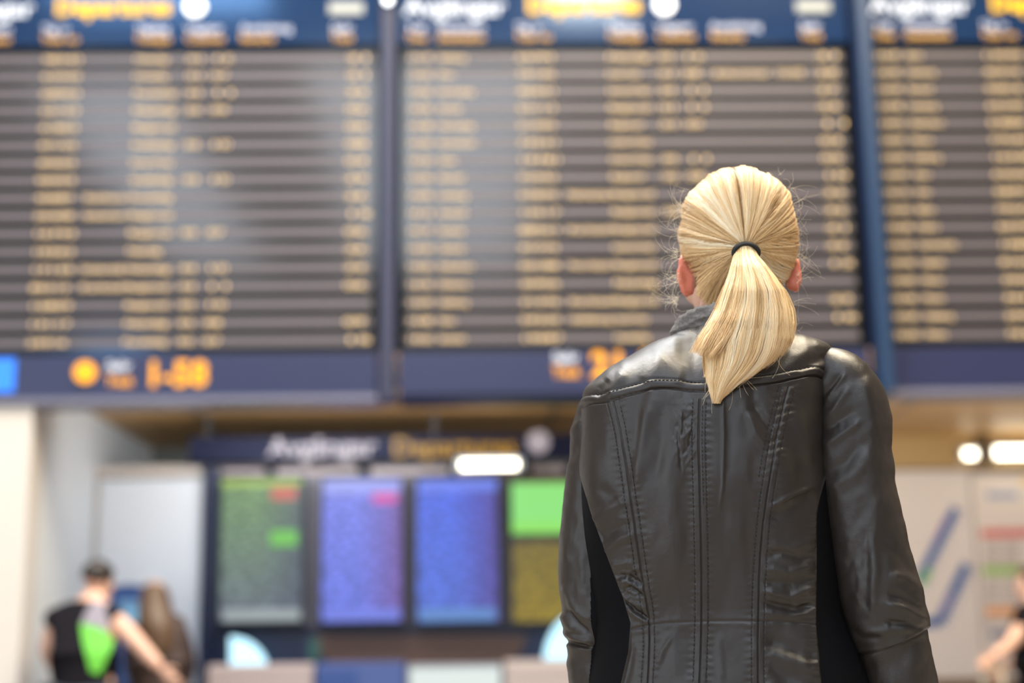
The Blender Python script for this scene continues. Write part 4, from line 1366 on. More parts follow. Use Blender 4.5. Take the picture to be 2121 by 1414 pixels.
for s, dx in (('l', -0.095), ('r', 0.095)):
    off = Vector(RGT) * dx
    J['hip_' + s] = (pv + off + Vector((0, 0, -0.06)), 0.085)
    J['knee_' + s] = (Vector((pv.x, pv.y, 0.48)) + off * 1.05, 0.056)
    J['ankle_' + s] = (Vector((pv.x, pv.y - 0.02, 0.10)) + off * 1.1, 0.040)
edges = [('pelvis', 'waist'), ('waist', 'chest'), ('chest', 'upper'), ('upper', 'neck'), ('neck', 'nape'), ('nape', 'head'), ('upper', 'shoulder_l'), ('shoulder_l', 'elbow_l'), ('elbow_l', 'wrist_l'),
         ('upper', 'shoulder_r'), ('shoulder_r', 'elbow_r'), ('elbow_r', 'wrist_r'), ('pelvis', 'hip_l'), ('hip_l', 'knee_l'), ('knee_l', 'ankle_l'), ('pelvis', 'hip_r'), ('hip_r', 'knee_r'), ('knee_r', 'ankle_r')]
bm = skin_mesh(J, edges, 'pelvis')
HK = HC + HR @ Vector((0, 0.014, -0.030))
head_shells(bm, HK, HR, 0.97, ears=False)
hand_shells(bm, J['wrist_l'][0], J['wrist_l'][0] - J['elbow_l'][0], Vector(FWD), 0.92)
hand_shells(bm, J['wrist_r'][0], J['wrist_r'][0] - J['elbow_r'][0], Vector(FWD), 0.92)


def ear_shells(bm, x0, x1, y0, y1, Y, s):
    """ear standing out from the head: rim bent round a thin cup, with a lobe; s = -1 left, +1 right"""
    cx, cy = (x0 + x1) / 2, (y0 + y1) / 2
    hw, hh = (x1 - x0) / 2, (y1 - y0) / 2
    pts, rad = [], []
    for t in np.linspace(-1.25, 1.5, 15):               # the rim, from above the front over the outer edge to the lobe
        ang = t * 1.25
        ox = math.cos(ang) * hw * 0.80 * (-1 if s < 0 else 1)
        oy = math.sin(ang) * hh * 0.92
        lean = 6 * (-1 if s > 0 else 1) * math.sin(ang)
        pts.append(P(cx + ox + lean * 0.4 * (1 if s < 0 else -1), cy + oy, Y + 0.018 * math.sin(-ang) * 0.3 + 0.010 * (1 - math.cos(ang))))
        rad.append(0.0042 if t < 0.9 else 0.0055)
    tube(bm, pts, rad, 10)
    c = P(cx + (6 if s < 0 else -6), cy - 2, Y + 0.012)
    ellipsoid(bm, c, (hw / F_PX * Y * 0.98, 0.0085, hh / F_PX * Y * 0.90), Matrix.Rotation(-0.5 * s, 3, 'Z') @ Matrix.Rotation(0.07 * s, 3, 'Y'))
    ellipsoid(bm, P(cx + (7 if s < 0 else -7), y1 - 14, Y + 0.004), (0.0095, 0.006, 0.011))
    ellipsoid(bm, P(cx + (14 if s < 0 else -10), cy + 2, Y + 0.014), (0.010, 0.014, 0.020))


ear_shells(bm, 1402, 1440, 524, 613, 2.015, -1)
ear_shells(bm, 1629, 1660, 528, 602, 2.005, 1)
HER = fuse('person', bm, M_skin, 0.0045, None, 4)
tag(HER, 'blonde woman with a ponytail in a dark brown leather jacket, looking up at the boards', 'person')
# redder ears
M_ear = mat('ear_skin', (0.72, 0.21, 0.13), 0.42, spec=0.4)
HER.data.materials.append(M_ear)
hv = np.empty(len(HER.data.vertices) * 3, np.float32); HER.data.vertices.foreach_get('co', hv); hv = hv.reshape(-1, 3)
ex_, ey_ = project(hv.astype(float))
ear_v = (ey_ > 518) & (ey_ < 618) & ((ex_ < 1437) | (ex_ > 1630)) & (hv[:, 1] < 2.06) & (hv[:, 1] > 1.9)
for p in HER.data.polygons:
    if all(ear_v[i] for i in p.vertices): p.material_index = 1
add_eyes(HER, HK, HR, 0.97)

JACKET = submesh('jacket', V, np.concatenate([grid_faces(0, NV - 1, cols_back), grid_faces(0, NV - 1, cols_front)]), M_leather, HER)
JACKET['label'] = 'dark brown leather jacket with a curved back yoke and stitched seams'
for nm, cc in (('left', cols_left), ('right', cols_right)):
    o = submesh('side_panel', V, grid_faces(0, NV - 1, cc), M_knit, JACKET)
    o['label'] = 'black stretch side panel'

# ------------------------------------------------------------------ sleeves
def sleeve_relief_r(px, py):
    mm = 0.001
    h = 2.6 * mm * vnoise((px / 45, py / 120 + 4), 21) + 1.2 * mm * vnoise((px / 24 + py / 60, py / 40), 22) + 0.4 * mm * vnoise((px / 11, py / 16), 23)
    for pts, w, a in (([(1700, 905), (1736, 872), (1776, 846)], 10, -3.0), ([(1704, 930), (1744, 900), (1786, 870)], 9, 3.0), ([(1700, 880), (1730, 846), (1760, 800)], 8, 2.6),
                      ([(1696, 846), (1716, 812), (1742, 776)], 6, -3.0), ([(1706, 835), (1726, 804), (1752, 774)], 5, 2.6),
                      ([(1706, 985), (1750, 960), (1800, 905)], 12, -2.6), ([(1712, 1020), (1766, 986), (1820, 930)], 14, 2.4), ([(1790, 780), (1800, 850), (1806, 900)], 14, 2.2),
                      ([(1830, 980), (1812, 1060), (1806, 1120)], 13, 2.0), ([(1806, 1100), (1812, 1180), (1808, 1280)], 9, 3.4), ([(1790, 1120), (1794, 1190), (1790, 1270)], 10, -2.2),
                      ([(1826, 1120), (1860, 1150), (1894, 1200)], 12, -2.0), ([(1838, 1190), (1874, 1196), (1910, 1230)], 10, 3.0), ([(1836, 1226), (1870, 1236), (1912, 1262)], 7, -3.4),
                      ([(1830, 1250), (1876, 1262), (1920, 1288)], 8, 4.2), ([(1830, 1286), (1880, 1292), (1922, 1306)], 6, -4.6), ([(1790, 1310), (1850, 1306), (1910, 1296)], 8, 2.4),
                      ([(1760, 1300), (1790, 1320), (1830, 1318)], 8, -2.0)):
        h += ridge(px, py, pts, w, a * mm)
    S = curve_pts([(1740, 1356), (1790, 1352), (1850, 1338), (1900, 1314), (1930, 1296)], 30)
    dy = py - np.interp(px, [p[0] for p in S], [p[1] for p in S])
    h += 2.2 * mm / (1 + np.exp(np.clip(dy * 1.1, -40, 40))) + 1.0 * mm * np.exp(-((dy + 4) / 4) ** 2) - 1.4 * mm * np.exp(-((dy - 2.5) / 2.4) ** 2)
    h += np.where(dy > 0, 3.0 * mm * vnoise((px / 40 + py / 60, py / 34), 27), 0)
    return h


def sleeve_relief_l(px, py):
    mm = 0.001
    h = 2.0 * mm * vnoise((px / 30, py / 90 + 4), 31) + 1.0 * mm * vnoise((px / 18, py / 36), 32) + 0.4 * mm * vnoise((px / 9, py / 14), 33)
    for pts, w, a in (([(1176, 900), (1196, 880), (1212, 868)], 7, 1.8), ([(1174, 960), (1196, 925), (1212, 905)], 8, -1.6), ([(1164, 1210), (1180, 1250), (1200, 1276)], 9, 2.0),
                      ([(1162, 1270), (1172, 1290), (1190, 1306)], 9, 5.0), ([(1172, 1262), (1196, 1292), (1222, 1312)], 6, -4.4), ([(1164, 1304), (1190, 1322), (1228, 1330)], 6, 4.0),
                      ([(1168, 1322), (1190, 1334), (1222, 1340)], 4, -3.6), ([(1196, 1268), (1210, 1278), (1226, 1280)], 5, 2.0), ([(1172, 1360), (1190, 1390), (1196, 1430)], 10, 2.4)):
        h += ridge(px, py, pts, w, a * mm)
    S = curve_pts([(1150, 1322), (1180, 1334), (1210, 1341), (1240, 1342)], 20)
    dy = py - np.interp(px, [p[0] for p in S], [p[1] for p in S])
    h += 1.8 * mm / (1 + np.exp(np.clip(-dy * 1.1, -40, 40))) - 1.4 * mm * np.exp(-((dy + 2) / 2.2) ** 2)
    return h


def sleeve(table, relief, split=None, nu=340, nv=430):
    """table rows: px, py, depth, radius in px"""
    T = np.array(table, float)
    c = np.array([P(x, y, Y) for x, y, Y, r in T])
    r = T[:, 3] / F_PX * T[:, 2]
    s = np.concatenate([[0], np.cumsum(np.linalg.norm(np.diff(c, axis=0), axis=1))])
    q = np.linspace(0, s[-1], nv)
    C = np.stack([smooth_interp(q, s, c[:, k]) for k in range(3)], 1)
    Rr = smooth_interp(q, s, r)
    t = np.gradient(C, axis=0); t /= np.linalg.norm(t, axis=1, keepdims=True)
    # frame: e2 points away from the camera, e1 across
    e2 = np.array([0, 1.0, 0])[None, :] - t * t[:, 1:2]
    e2 /= np.linalg.norm(e2, axis=1, keepdims=True)
    e1 = np.cross(t, e2)
    a = np.linspace(0, 2 * math.pi, nu, endpoint=False) + math.pi / 2
    g = C[:, None, :] + Rr[:, None, None] * (np.cos(a)[None, :, None] * e1[:, None, :] + np.sin(a)[None, :, None] * e2[:, None, :] * 1.02)
    n = np.cos(a)[None, :, None] * e1[:, None, :] + np.sin(a)[None, :, None] * e2[:, None, :]
    x, y = project(g.reshape(-1, 3)); x, y = x.reshape(g.shape[:2]), y.reshape(g.shape[:2])
    h = relief(x, y)
    fac = np.clip(np.sum(n * (EYE_N - g), axis=2) / 2.0 * 3 + 0.9, 0, 1)
    g = g + n * (h * fac)[:, :, None]
    V = g.reshape(-1, 3)
    i = np.arange(nv - 1)[:, None]; j = np.arange(nu)[None, :]
    F = np.stack([i * nu + j, i * nu + (j + 1) % nu, (i + 1) * nu + (j + 1) % nu, (i + 1) * nu + j], 2).reshape(-1, 4)
    if split is None:
        return [(V, F, x, y, n, g)]
    fx, fy = x.reshape(-1)[F].mean(1), y.reshape(-1)[F].mean(1)
    front = (n.reshape(-1, 3)[F[:, 0]] * (EYE_N - V[F[:, 0]])).sum(1) > 0
    k = split(fx, fy)
    return [(V, F[~k], x, y, n, g), (V, F[k])]


R_T = [(1680, 772, 1.985, 12), (1689, 772, 1.975, 35), (1704, 774, 1.963, 51), (1728, 786, 1.954, 64), (1750, 814, 1.950, 72), (1762, 860, 1.950, 76), (1768, 950, 1.95, 77), (1780, 1050, 1.95, 79), (1796, 1130, 1.95, 81),
       (1818, 1230, 1.95, 84), (1834, 1286, 1.95, 84), (1843, 1330, 1.955, 78), (1861, 1414, 1.965, 80), (1884, 1540, 1.99, 74), (1896, 1640, 2.02, 54)]
L_T = [(1308, 832, 2.045, 14), (1296, 832, 2.05, 36), (1280, 836, 2.05, 52), (1264, 848, 2.05, 62), (1254, 880, 2.05, 66), (1248, 940, 2.05, 69), (1240, 1040, 2.05, 74), (1234, 1150, 2.05, 76), (1236, 1220, 2.05, 76),
       (1244, 1290, 2.05, 76), (1252, 1330, 2.055, 73), (1262, 1414, 2.065, 77), (1276, 1540, 2.09, 70), (1290, 1640, 2.11, 52)]
SLEEVES = []
for tab, rel, sp in ((R_T, sleeve_relief_r, None), (L_T, sleeve_relief_l, lambda x, y: x > np.interp(y, [800, 1020, 1050, 1100, 1290, 1330, 1345, 1414, 1600], [1900, 1900, 1219, 1222, 1224, 1232, 1226, 1221, 1215]))):
    got = sleeve(tab, rel, sp)
    o = submesh('sleeve', got[0][0], got[0][1], M_leather, JACKET)
    SLEEVES.append(got[0])
    if len(got) > 1:
        u = submesh('sleeve_underside', got[1][0], got[1][1], M_knit, JACKET)
        u['label'] = 'black stretch underside of the sleeve'

# ------------------------------------------------------------------ stitching: short thread pieces sunk into the leather
from mathutils import kdtree


def surface_lookup(pts, nrm, x, y, sel):
    idx = np.nonzero(sel.reshape(-1))[0]
    kd = kdtree.KDTree(len(idx))
    xf, yf = x.reshape(-1), y.reshape(-1)
    for i in idx: kd.insert((xf[i], yf[i], 0.0), int(i))
    kd.balance()
    pf, nf = pts.reshape(-1, 3), nrm.reshape(-1, 3)
    def f(a, b):
        r = kd.find_n((a, b, 0.0), 3)
        w = [1 / (q[2] + 0.2) for q in r]
        return sum(pf[q[1]] * k for q, k in zip(r, w)) / sum(w), nf[r[0][1]]
    return f


sel = np.zeros(G2.shape[:2], bool); sel[::1, :NB] = True
sel &= facing
qx2, qy2 = project(G2.reshape(-1, 3)); qx2, qy2 = qx2.reshape(sel.shape), qy2.reshape(sel.shape)
at_back = surface_lookup(G2, Nn, qx2, qy2, sel)


def offset_line(pts, d):
    p = np.array(pts)
    t = np.gradient(p, axis=0); t /= np.linalg.norm(t, axis=1, keepdims=True)
    return p + np.stack([-t[:, 1], t[:, 0]], 1) * d


def stitches(name, lines, look, parent, pitch=8.2, length=6.0, w=0.00075, lift=0.0002, slant=0.10):
    bm = bmesh.new()
    for pl in lines:
        p = np.array(pl)
        s = np.concatenate([[0], np.cumsum(np.hypot(*np.diff(p, axis=0).T))])
        for q in np.arange(0, s[-1] - length, pitch):
            a = (np.interp(q, s, p[:, 0]), np.interp(q, s, p[:, 1]))
            b = (np.interp(q + length, s, p[:, 0]), np.interp(q + length, s, p[:, 1]))
            A, nA = look(*a); B, nB = look(*b)
            t = B - A
            L = np.linalg.norm(t)
            if L < 1e-5 or L > 0.02: continue
            t = t / L
            n = nA / np.linalg.norm(nA)
            sd = np.cross(t, n)
            A, B = A + sd * w * slant * 3, B - sd * w * slant * 3
            ring = []
            for k, (c, f) in enumerate(((A, 0.4), ((A + B) / 2 + n * 0.0003, 1.0), (B, 0.4))):
                ring.append([bm.verts.new(c + n * lift + (sd * math.cos(g_) + n * math.sin(g_)) * w * f) for g_ in (0, math.pi / 2, math.pi, 1.5 * math.pi)])
            for r0, r1 in zip(ring[:-1], ring[1:]):
                for k in range(4): bm.faces.new((r0[k], r0[(k + 1) % 4], r1[(k + 1) % 4], r1[k]))
    o = mesh_obj(name, bm, M_thread, parent, True)
    o['kind'] = 'stuff'
    return o


def clip_line(pts, y0, y1): return [p for p in pts if y0 <= p[1] <= y1]
def clip_x(pts, x0, x1): return [p for p in pts if x0 <= p[0] <= x1]


stitches('seam_stitching', [offset_line(clip_x(S_YOKE, 1216, 1704), -15.5),
                            offset_line(clip_line(S_LEFT, 836, 1500), 12), offset_line(clip_line(S_LEFT, 836, 1500), -12),
                            offset_line(clip_line(S_MID, 822, 1500), 14), offset_line(clip_line(S_MID, 822, 1500), -14), offset_line(clip_line(S_MID, 822, 1060), -27 + 20),
                            offset_line(clip_line(S_RIGHT, 800, 1500), 13), offset_line(clip_line(S_RIGHT, 800, 1500), -13), offset_line(clip_line(S_RIGHT, 800, 1010), 22)], at_back, JACKET)

# ------------------------------------------------------------------ collar and knitted neck warmer
def ring_loft(name, table, m, parent, tilt, n=2.2, nu=160, relief=None, caps=False):
    """table: pc, L, R, half depth; tilt raises the back edge of each ring"""
    T = np.array(table, float)
    k = np.arange(len(T), dtype=float)
    q = np.linspace(0, len(T) - 1, len(T) * 9)
    cols = [smooth_interp(q, k, T[:, i]) for i in range(4)]
    ph = np.linspace(0, 2 * math.pi, nu, endpoint=False)
    g = []
    for pc, L, R_, b in zip(*cols):
        pl, pr = P(L, pc, YT + 0.005), P(R_, pc, YT + 0.005)
        a = (pr.x - pl.x) / 2
        x, y = section(a, b, ph, n)
        c = np.array([(pl.x + pr.x) / 2, YT + 0.005, (pl.z + pr.z) / 2])
        p = c + x[:, None] * RGT + y[:, None] * FWD
        p[:, 2] -= tilt * y
        g.append(p)
    g = np.array(g)
    nn = grid_normals(g)
    if np.mean(np.sum(nn * (g - g.mean(axis=1, keepdims=True)), axis=2)) < 0: nn = -nn
    if relief is not None:
        x, y = project(g.reshape(-1, 3))
        g = g + nn * relief(x.reshape(g.shape[:2]), y.reshape(g.shape[:2]), ph)[:, :, None]
    nv = len(g)
    i = np.arange(nv - 1)[:, None]; j = np.arange(nu)[None, :]
    F = np.stack([i * nu + j, i * nu + (j + 1) % nu, (i + 1) * nu + (j + 1) % nu, (i + 1) * nu + j], 2).reshape(-1, 4)
    return np_mesh(name, g.reshape(-1, 3), F, m, parent)


ring_loft('collar', [(730, 1372, 1660, 0.078), (722, 1378, 1650, 0.075), (712, 1386, 1640, 0.071), (703, 1394, 1632, 0.068), (700, 1398, 1628, 0.065), (704, 1404, 1622, 0.060), (714, 1408, 1618, 0.058)], M_leather, JACKET, 0.10,
          relief=lambda x, y, ph: 0.0006 * vnoise((x / 14, y / 14), 41))
def knit(x, y, ph):
    return 0.0022 * vnoise((x / 16 + y / 30, y / 9), 43) + 0.0012 * np.sin(ph * 64)[None, :] + 0.0008 * vnoise((x / 4, y / 4), 44)
ring_loft('neck_warmer', [(722, 1410, 1616, 0.060), (708, 1394, 1628, 0.066), (694, 1391, 1630, 0.069), (680, 1396, 1626, 0.069), (668, 1406, 1618, 0.066), (661, 1418, 1608, 0.060), (664, 1428, 1600, 0.055), (680, 1432, 1596, 0.053)],
          M_scarf, HER, 0.22, relief=knit)['label'] = 'grey knitted neck warmer'

# ------------------------------------------------------------------ trousers and boots (below the picture)
def shell_of(name, keys, edges, grow, m):
    q = {}
    for n in keys:
        p, r = J[n]
        r = r if hasattr(r, '__len__') else (r, r)
        q[n] = (p.copy(), (r[0] + grow, r[1] + grow))
    return mesh_obj(name, skin_mesh(q, edges, 'pelvis'), m, HER, True)


shell_of('trousers', ['pelvis', 'hip_l', 'hip_r', 'knee_l', 'knee_r', 'ankle_l', 'ankle_r'],
         [('pelvis', 'hip_l'), ('hip_l', 'knee_l'), ('knee_l', 'ankle_l'), ('pelvis', 'hip_r'), ('hip_r', 'knee_r'), ('knee_r', 'ankle_r')], 0.012, M_dark_jean)
for s in 'lr':
    a = J['ankle_' + s][0]
    f = Vector(FWD)
    bm = bmesh.new()
    R_b = Matrix((Vector(RGT), f, Vector((0, 0, 1)))).transposed()
    ellipsoid(bm, Vector((a.x, a.y, 0.04)) + f * 0.055, (0.044, 0.125, 0.042), R_b)
    ellipsoid(bm, Vector((a.x, a.y, 0.10)), (0.046, 0.055, 0.10), R_b)
    for v in bm.verts: v.co.z = max(v.co.z, 0.001)
    mesh_obj('boot', bm, M_shoe, HER, True)
# ------------------------------------------------------------------ her hair
def hair_mat(name):
    m = bpy.data.materials.new(name)
    m.use_nodes = True
    nt = m.node_tree
    b = nt.nodes['Principled BSDF']
    at = nt.nodes.new('ShaderNodeAttribute')
    at.attribute_name = 'tone'
    rp = nt.nodes.new('ShaderNodeValToRGB')
    e = rp.color_ramp.elements
    e[0].position, e[0].color = 0.0, (0.34, 0.185, 0.070, 1)
    e[1].position, e[1].color = 1.0, (0.98, 0.87, 0.66, 1)
    k = e.new(0.35); k.color = (0.74, 0.49, 0.23, 1)
    k = e.new(0.65); k.color = (0.95, 0.70, 0.38, 1)
    nt.links.new(at.outputs['Fac'], rp.inputs[0])
    nt.links.new(rp.outputs[0], b.inputs['Base Color'])
    b.inputs['Roughness'].default_value = 0.38
    b.inputs['Specular IOR Level'].default_value = 0.5
    return m


M_hair = hair_mat('blonde_strands')
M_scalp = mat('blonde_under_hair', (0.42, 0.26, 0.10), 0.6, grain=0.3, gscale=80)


def strands(name, paths, radii, tones, parent):
    """paths: (n, k, 3) array of world points"""
    n, k, _ = paths.shape
    hc_ = bpy.data.hair_curves.new(name)
    hc_.add_curves([k] * n)
    hc_.attributes['position'].data.foreach_set('vector', np.ascontiguousarray(paths.reshape(-1), dtype=np.float32))
    at = hc_.attributes.get('radius') or hc_.attributes.new('radius', 'FLOAT', 'POINT')
    at.data.foreach_set('value', np.ascontiguousarray(radii.reshape(-1), dtype=np.float32))
    tn = hc_.attributes.new('tone', 'FLOAT', 'CURVE')
    tn.data.foreach_set('value', np.ascontiguousarray(tones, dtype=np.float32))
    hc_.materials.append(M_hair)
    o = link(name, hc_)
    adopt(o, parent)
    return o


HCn = np.array(HC)
HRn = np.array(HR)
AX = np.array([0.0865, 0.101, 0.1055])                   # half axes of the hair surface


def on_head(dirs, lift):
    """world points on the hair surface along local directions, raised by lift"""
    d = dirs / np.linalg.norm(dirs, axis=-1, keepdims=True)
    r = 1.0 / np.sqrt(((d / AX) ** 2).sum(-1, keepdims=True))
    return HCn + (d * (r + lift[..., None])) @ HRn.T


# the tie sits where the photograph shows it
def find_dir(px, py):
    d = np.array(ray(px, py)); d = d / np.linalg.norm(d)
    o = (EYE_N - HCn) @ HRn; dl = d @ HRn
    A = ((dl / AX) ** 2).sum(); B = 2 * (o * dl / AX ** 2).sum(); C_ = ((o / AX) ** 2).sum() - 1
    t = (-B - math.sqrt(max(B * B - 4 * A * C_, 0))) / (2 * A)
    return (o + t * dl)


TIE = find_dir(1544, 517)
TIE_D = TIE / np.linalg.norm(TIE)

# scalp under the strands
bm = bmesh.new()
bmesh.ops.create_uvsphere(bm, u_segments=64, v_segments=48, radius=1.0)
dele = []
for v in bm.verts:
    d = np.array(v.co)
    v.co = Vector(HCn + (d * AX * 0.945) @ HRn.T)
    if (d[1] > 0.45 and d[2] < 0.62) or d[2] < -0.80 or (d[1] > -0.12 and d[2] < -0.32): dele.append(v)
bmesh.ops.delete(bm, geom=dele, context='VERTS')
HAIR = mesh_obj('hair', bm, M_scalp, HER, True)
HAIR['label'] = 'blonde hair combed back'

rg = np.random.default_rng(3)


def tone_of(phi, seed):
    f = vnoise((phi * 6.0 + 20, phi * 0 + 2), seed) * 0.5 + vnoise((phi * 17 + 20, phi * 0 + 5), seed + 1) * 0.5 + vnoise((phi * 48 + 20, phi * 0 + 9), seed + 2) * 0.45
    return f


def comb(n, k=26):
    d = rg.normal(size=(n * 5, 3)); d /= np.linalg.norm(d, axis=1, keepdims=True)
    ok = ~((d[:, 1] > 0.42) & (d[:, 2] < 0.60)) & (d[:, 2] > -0.88) & ~((d[:, 1] > -0.10) & (d[:, 2] < -0.30)) & ~((d[:, 2] < -0.62) & (d[:, 1] > -0.30))
    d = d[ok]
    ang = np.arccos(np.clip(d @ TIE_D, -1, 1))
    d = d[ang > 0.22][:n]
    n = len(d)
    ang = np.arccos(np.clip(d @ TIE_D, -1, 1))
    # direction round the tie, for locks
    e1 = np.cross([0, 0, 1.0], TIE_D); e1 /= np.linalg.norm(e1); e2 = np.cross(TIE_D, e1)
    phi = np.arctan2(d @ e2, d @ e1)
    t = np.linspace(0, 1, k)[None, :]
    end = 0.985 - 0.02 * rg.random((n, 1))
    tt = t * end
    w = np.sin(ang)[:, None]
    sl = (np.sin((1 - tt) * ang[:, None])[..., None] * d[:, None, :] + np.sin(tt * ang[:, None])[..., None] * TIE_D[None, None, :]) / w[..., None]
    # sag: side strands bow a little downward on the way, locks wave
    sag = (0.10 * np.sin(math.pi * tt) * np.abs(np.cos(phi))[:, None])
    sl[..., 2] += sag * 0.6 * (d[:, 2:3] > -0.5)
    lock = vnoise((phi * 8 + 30, phi * 0 + 3), 61) * 0.6 + vnoise((phi * 24 + 30, phi * 0 + 3), 62) * 0.4
    wob = vnoise((phi[:, None] * 5 + 40 + tt * 1.2, tt * 2.0 + 7), 63)
    lift = -0.0022 + 0.0036 * lock[:, None] * np.sin(math.pi * np.clip(tt * 1.02, 0, 1)) ** 0.7 + 0.0022 * wob + 0.0030 * rg.random((n, 1)) - 0.0045 * tt ** 8
    lift = lift + 0.006 * np.exp(-((sl[..., 2] - 0.75) / 0.35) ** 2)             # fuller on top
    swing = 0.035 * vnoise((phi[:, None] * 3 + 10 + tt * 1.5, tt * 2.5 + 3), 64) * np.sin(math.pi * tt)
    sl = sl + swing[..., None] * np.cross(sl, TIE_D)
    pts = on_head(sl, lift)
    tone = 0.60 + 0.42 * tone_of(phi, 70) + rg.normal(0, 0.13, n)
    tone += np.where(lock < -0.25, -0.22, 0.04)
    rad = np.full((n, k), 0.00022) * (0.7 + 0.6 * rg.random((n, 1)))
    return pts, rad, np.clip(tone, 0, 1)


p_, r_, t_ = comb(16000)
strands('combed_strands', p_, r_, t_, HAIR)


def nape(n, k=24):
    """strands drawn up from the neck hairline to the tie"""
    g = np.random.default_rng(4)
    u = g.random(n)
    x = 1441 + 160 * u
    low = np.interp(x, [1441, 1470, 1500, 1560, 1601], [612, 640, 652, 650, 625])
    y = low - 75 * g.random(n) ** 1.6
    Yn = 2.032 - np.sqrt(np.clip(0.060 ** 2 - ((x - 1517) / 1473.0) ** 2, 1e-6, None)) - 0.002
    # higher up the strand follows the skull instead of the neck
    root = np.array([np.array(P(a, b, c)) for a, b, c in zip(x, y, Yn)])
    tie = HCn + TIE @ HRn.T + g.normal(0, 0.003, (n, 3))
    dirs = ((root - HCn) @ HRn); dirs /= np.linalg.norm(dirs, axis=1, keepdims=True)
    mid_d = dirs * 0.55 + TIE_D * 0.45
    mid_ = on_head(mid_d[:, None, :], np.full((n, 1), 0.001))[:, 0]
    t = np.linspace(0, 1, k)[None, :, None]
    lk = vnoise((u * 14 + 30, u * 0 + 2), 91)
    pts = (1 - t) ** 2 * root[:, None, :] + 2 * t * (1 - t) * (mid_ * 1.0)[:, None, :] + t ** 2 * tie[:, None, :]
    outd = (root - HCn); outd[:, 2] = 0; outd /= np.linalg.norm(outd, axis=1, keepdims=True)
    pts = pts + outd[:, None, :] * (np.sin(math.pi * t) * (0.006 + 0.003 * lk[:, None, None] + 0.003 * g.random((n, 1, 1))))
    tone = 0.48 + 0.26 * lk + g.normal(0, 0.13, n) - 0.15 * (y > low - 12)
    return pts, np.full((n, k), 0.00022) * (0.7 + 0.6 * g.random((n, 1))), np.clip(tone, 0, 1)


p_, r_, t_ = nape(2600)
strands('nape_strands', p_, r_, t_, HAIR)

# ------------------------------------------------------------------ hair tie
tie_w = HCn + TIE @ HRn.T
out = (TIE_D @ HRn.T)
bm = bmesh.new()
tx = np.array([1.0, 0, 0]); tx -= out * (tx @ out); tx /= np.linalg.norm(tx)
tz = np.cross(out, tx) * -1
if tz[2] < 0: tz = -tz
cen_t = tie_w + out * 0.006 + np.array([0, 0, -0.0035])
ring = []
for i in range(56):
    a = 2 * math.pi * i / 56
    c = cen_t + tx * 0.0172 * math.cos(a) + tz * 0.0125 * math.sin(a)
    rd = tx * math.cos(a) + tz * math.sin(a)
    ring.append([bm.verts.new(c + (rd * math.cos(b) * 0.0034 + out * math.sin(b) * 0.0062)) for b in [2 * math.pi * j / 10 for j in range(10)]])
for i in range(56):
    for j in range(10):
        bm.faces.new((ring[i][j], ring[(i + 1) % 56][j], ring[(i + 1) % 56][(j + 1) % 10], ring[i][(j + 1) % 10]))
bmesh.ops.recalc_face_normals(bm, faces=bm.faces)
mesh_obj('hair_tie', bm, mat('black_elastic', (0.008, 0.008, 0.009), 0.6, bump=0.0005, gscale=700), HER, True)['label'] = 'black elastic hair tie'

# ------------------------------------------------------------------ ponytail
OUT_L = ([509, 530, 545, 570, 600, 640, 670, 700, 720, 745, 790, 832], [1525, 1521, 1517, 1509, 1497, 1483, 1472, 1464, 1462, 1461, 1463, 1474])
OUT_R = ([509, 530, 545, 570, 600, 640, 670, 700, 725, 750, 775, 800, 832], [1565, 1572, 1586, 1607, 1627, 1641, 1644, 1640, 1630, 1610, 1578, 1540, 1499])


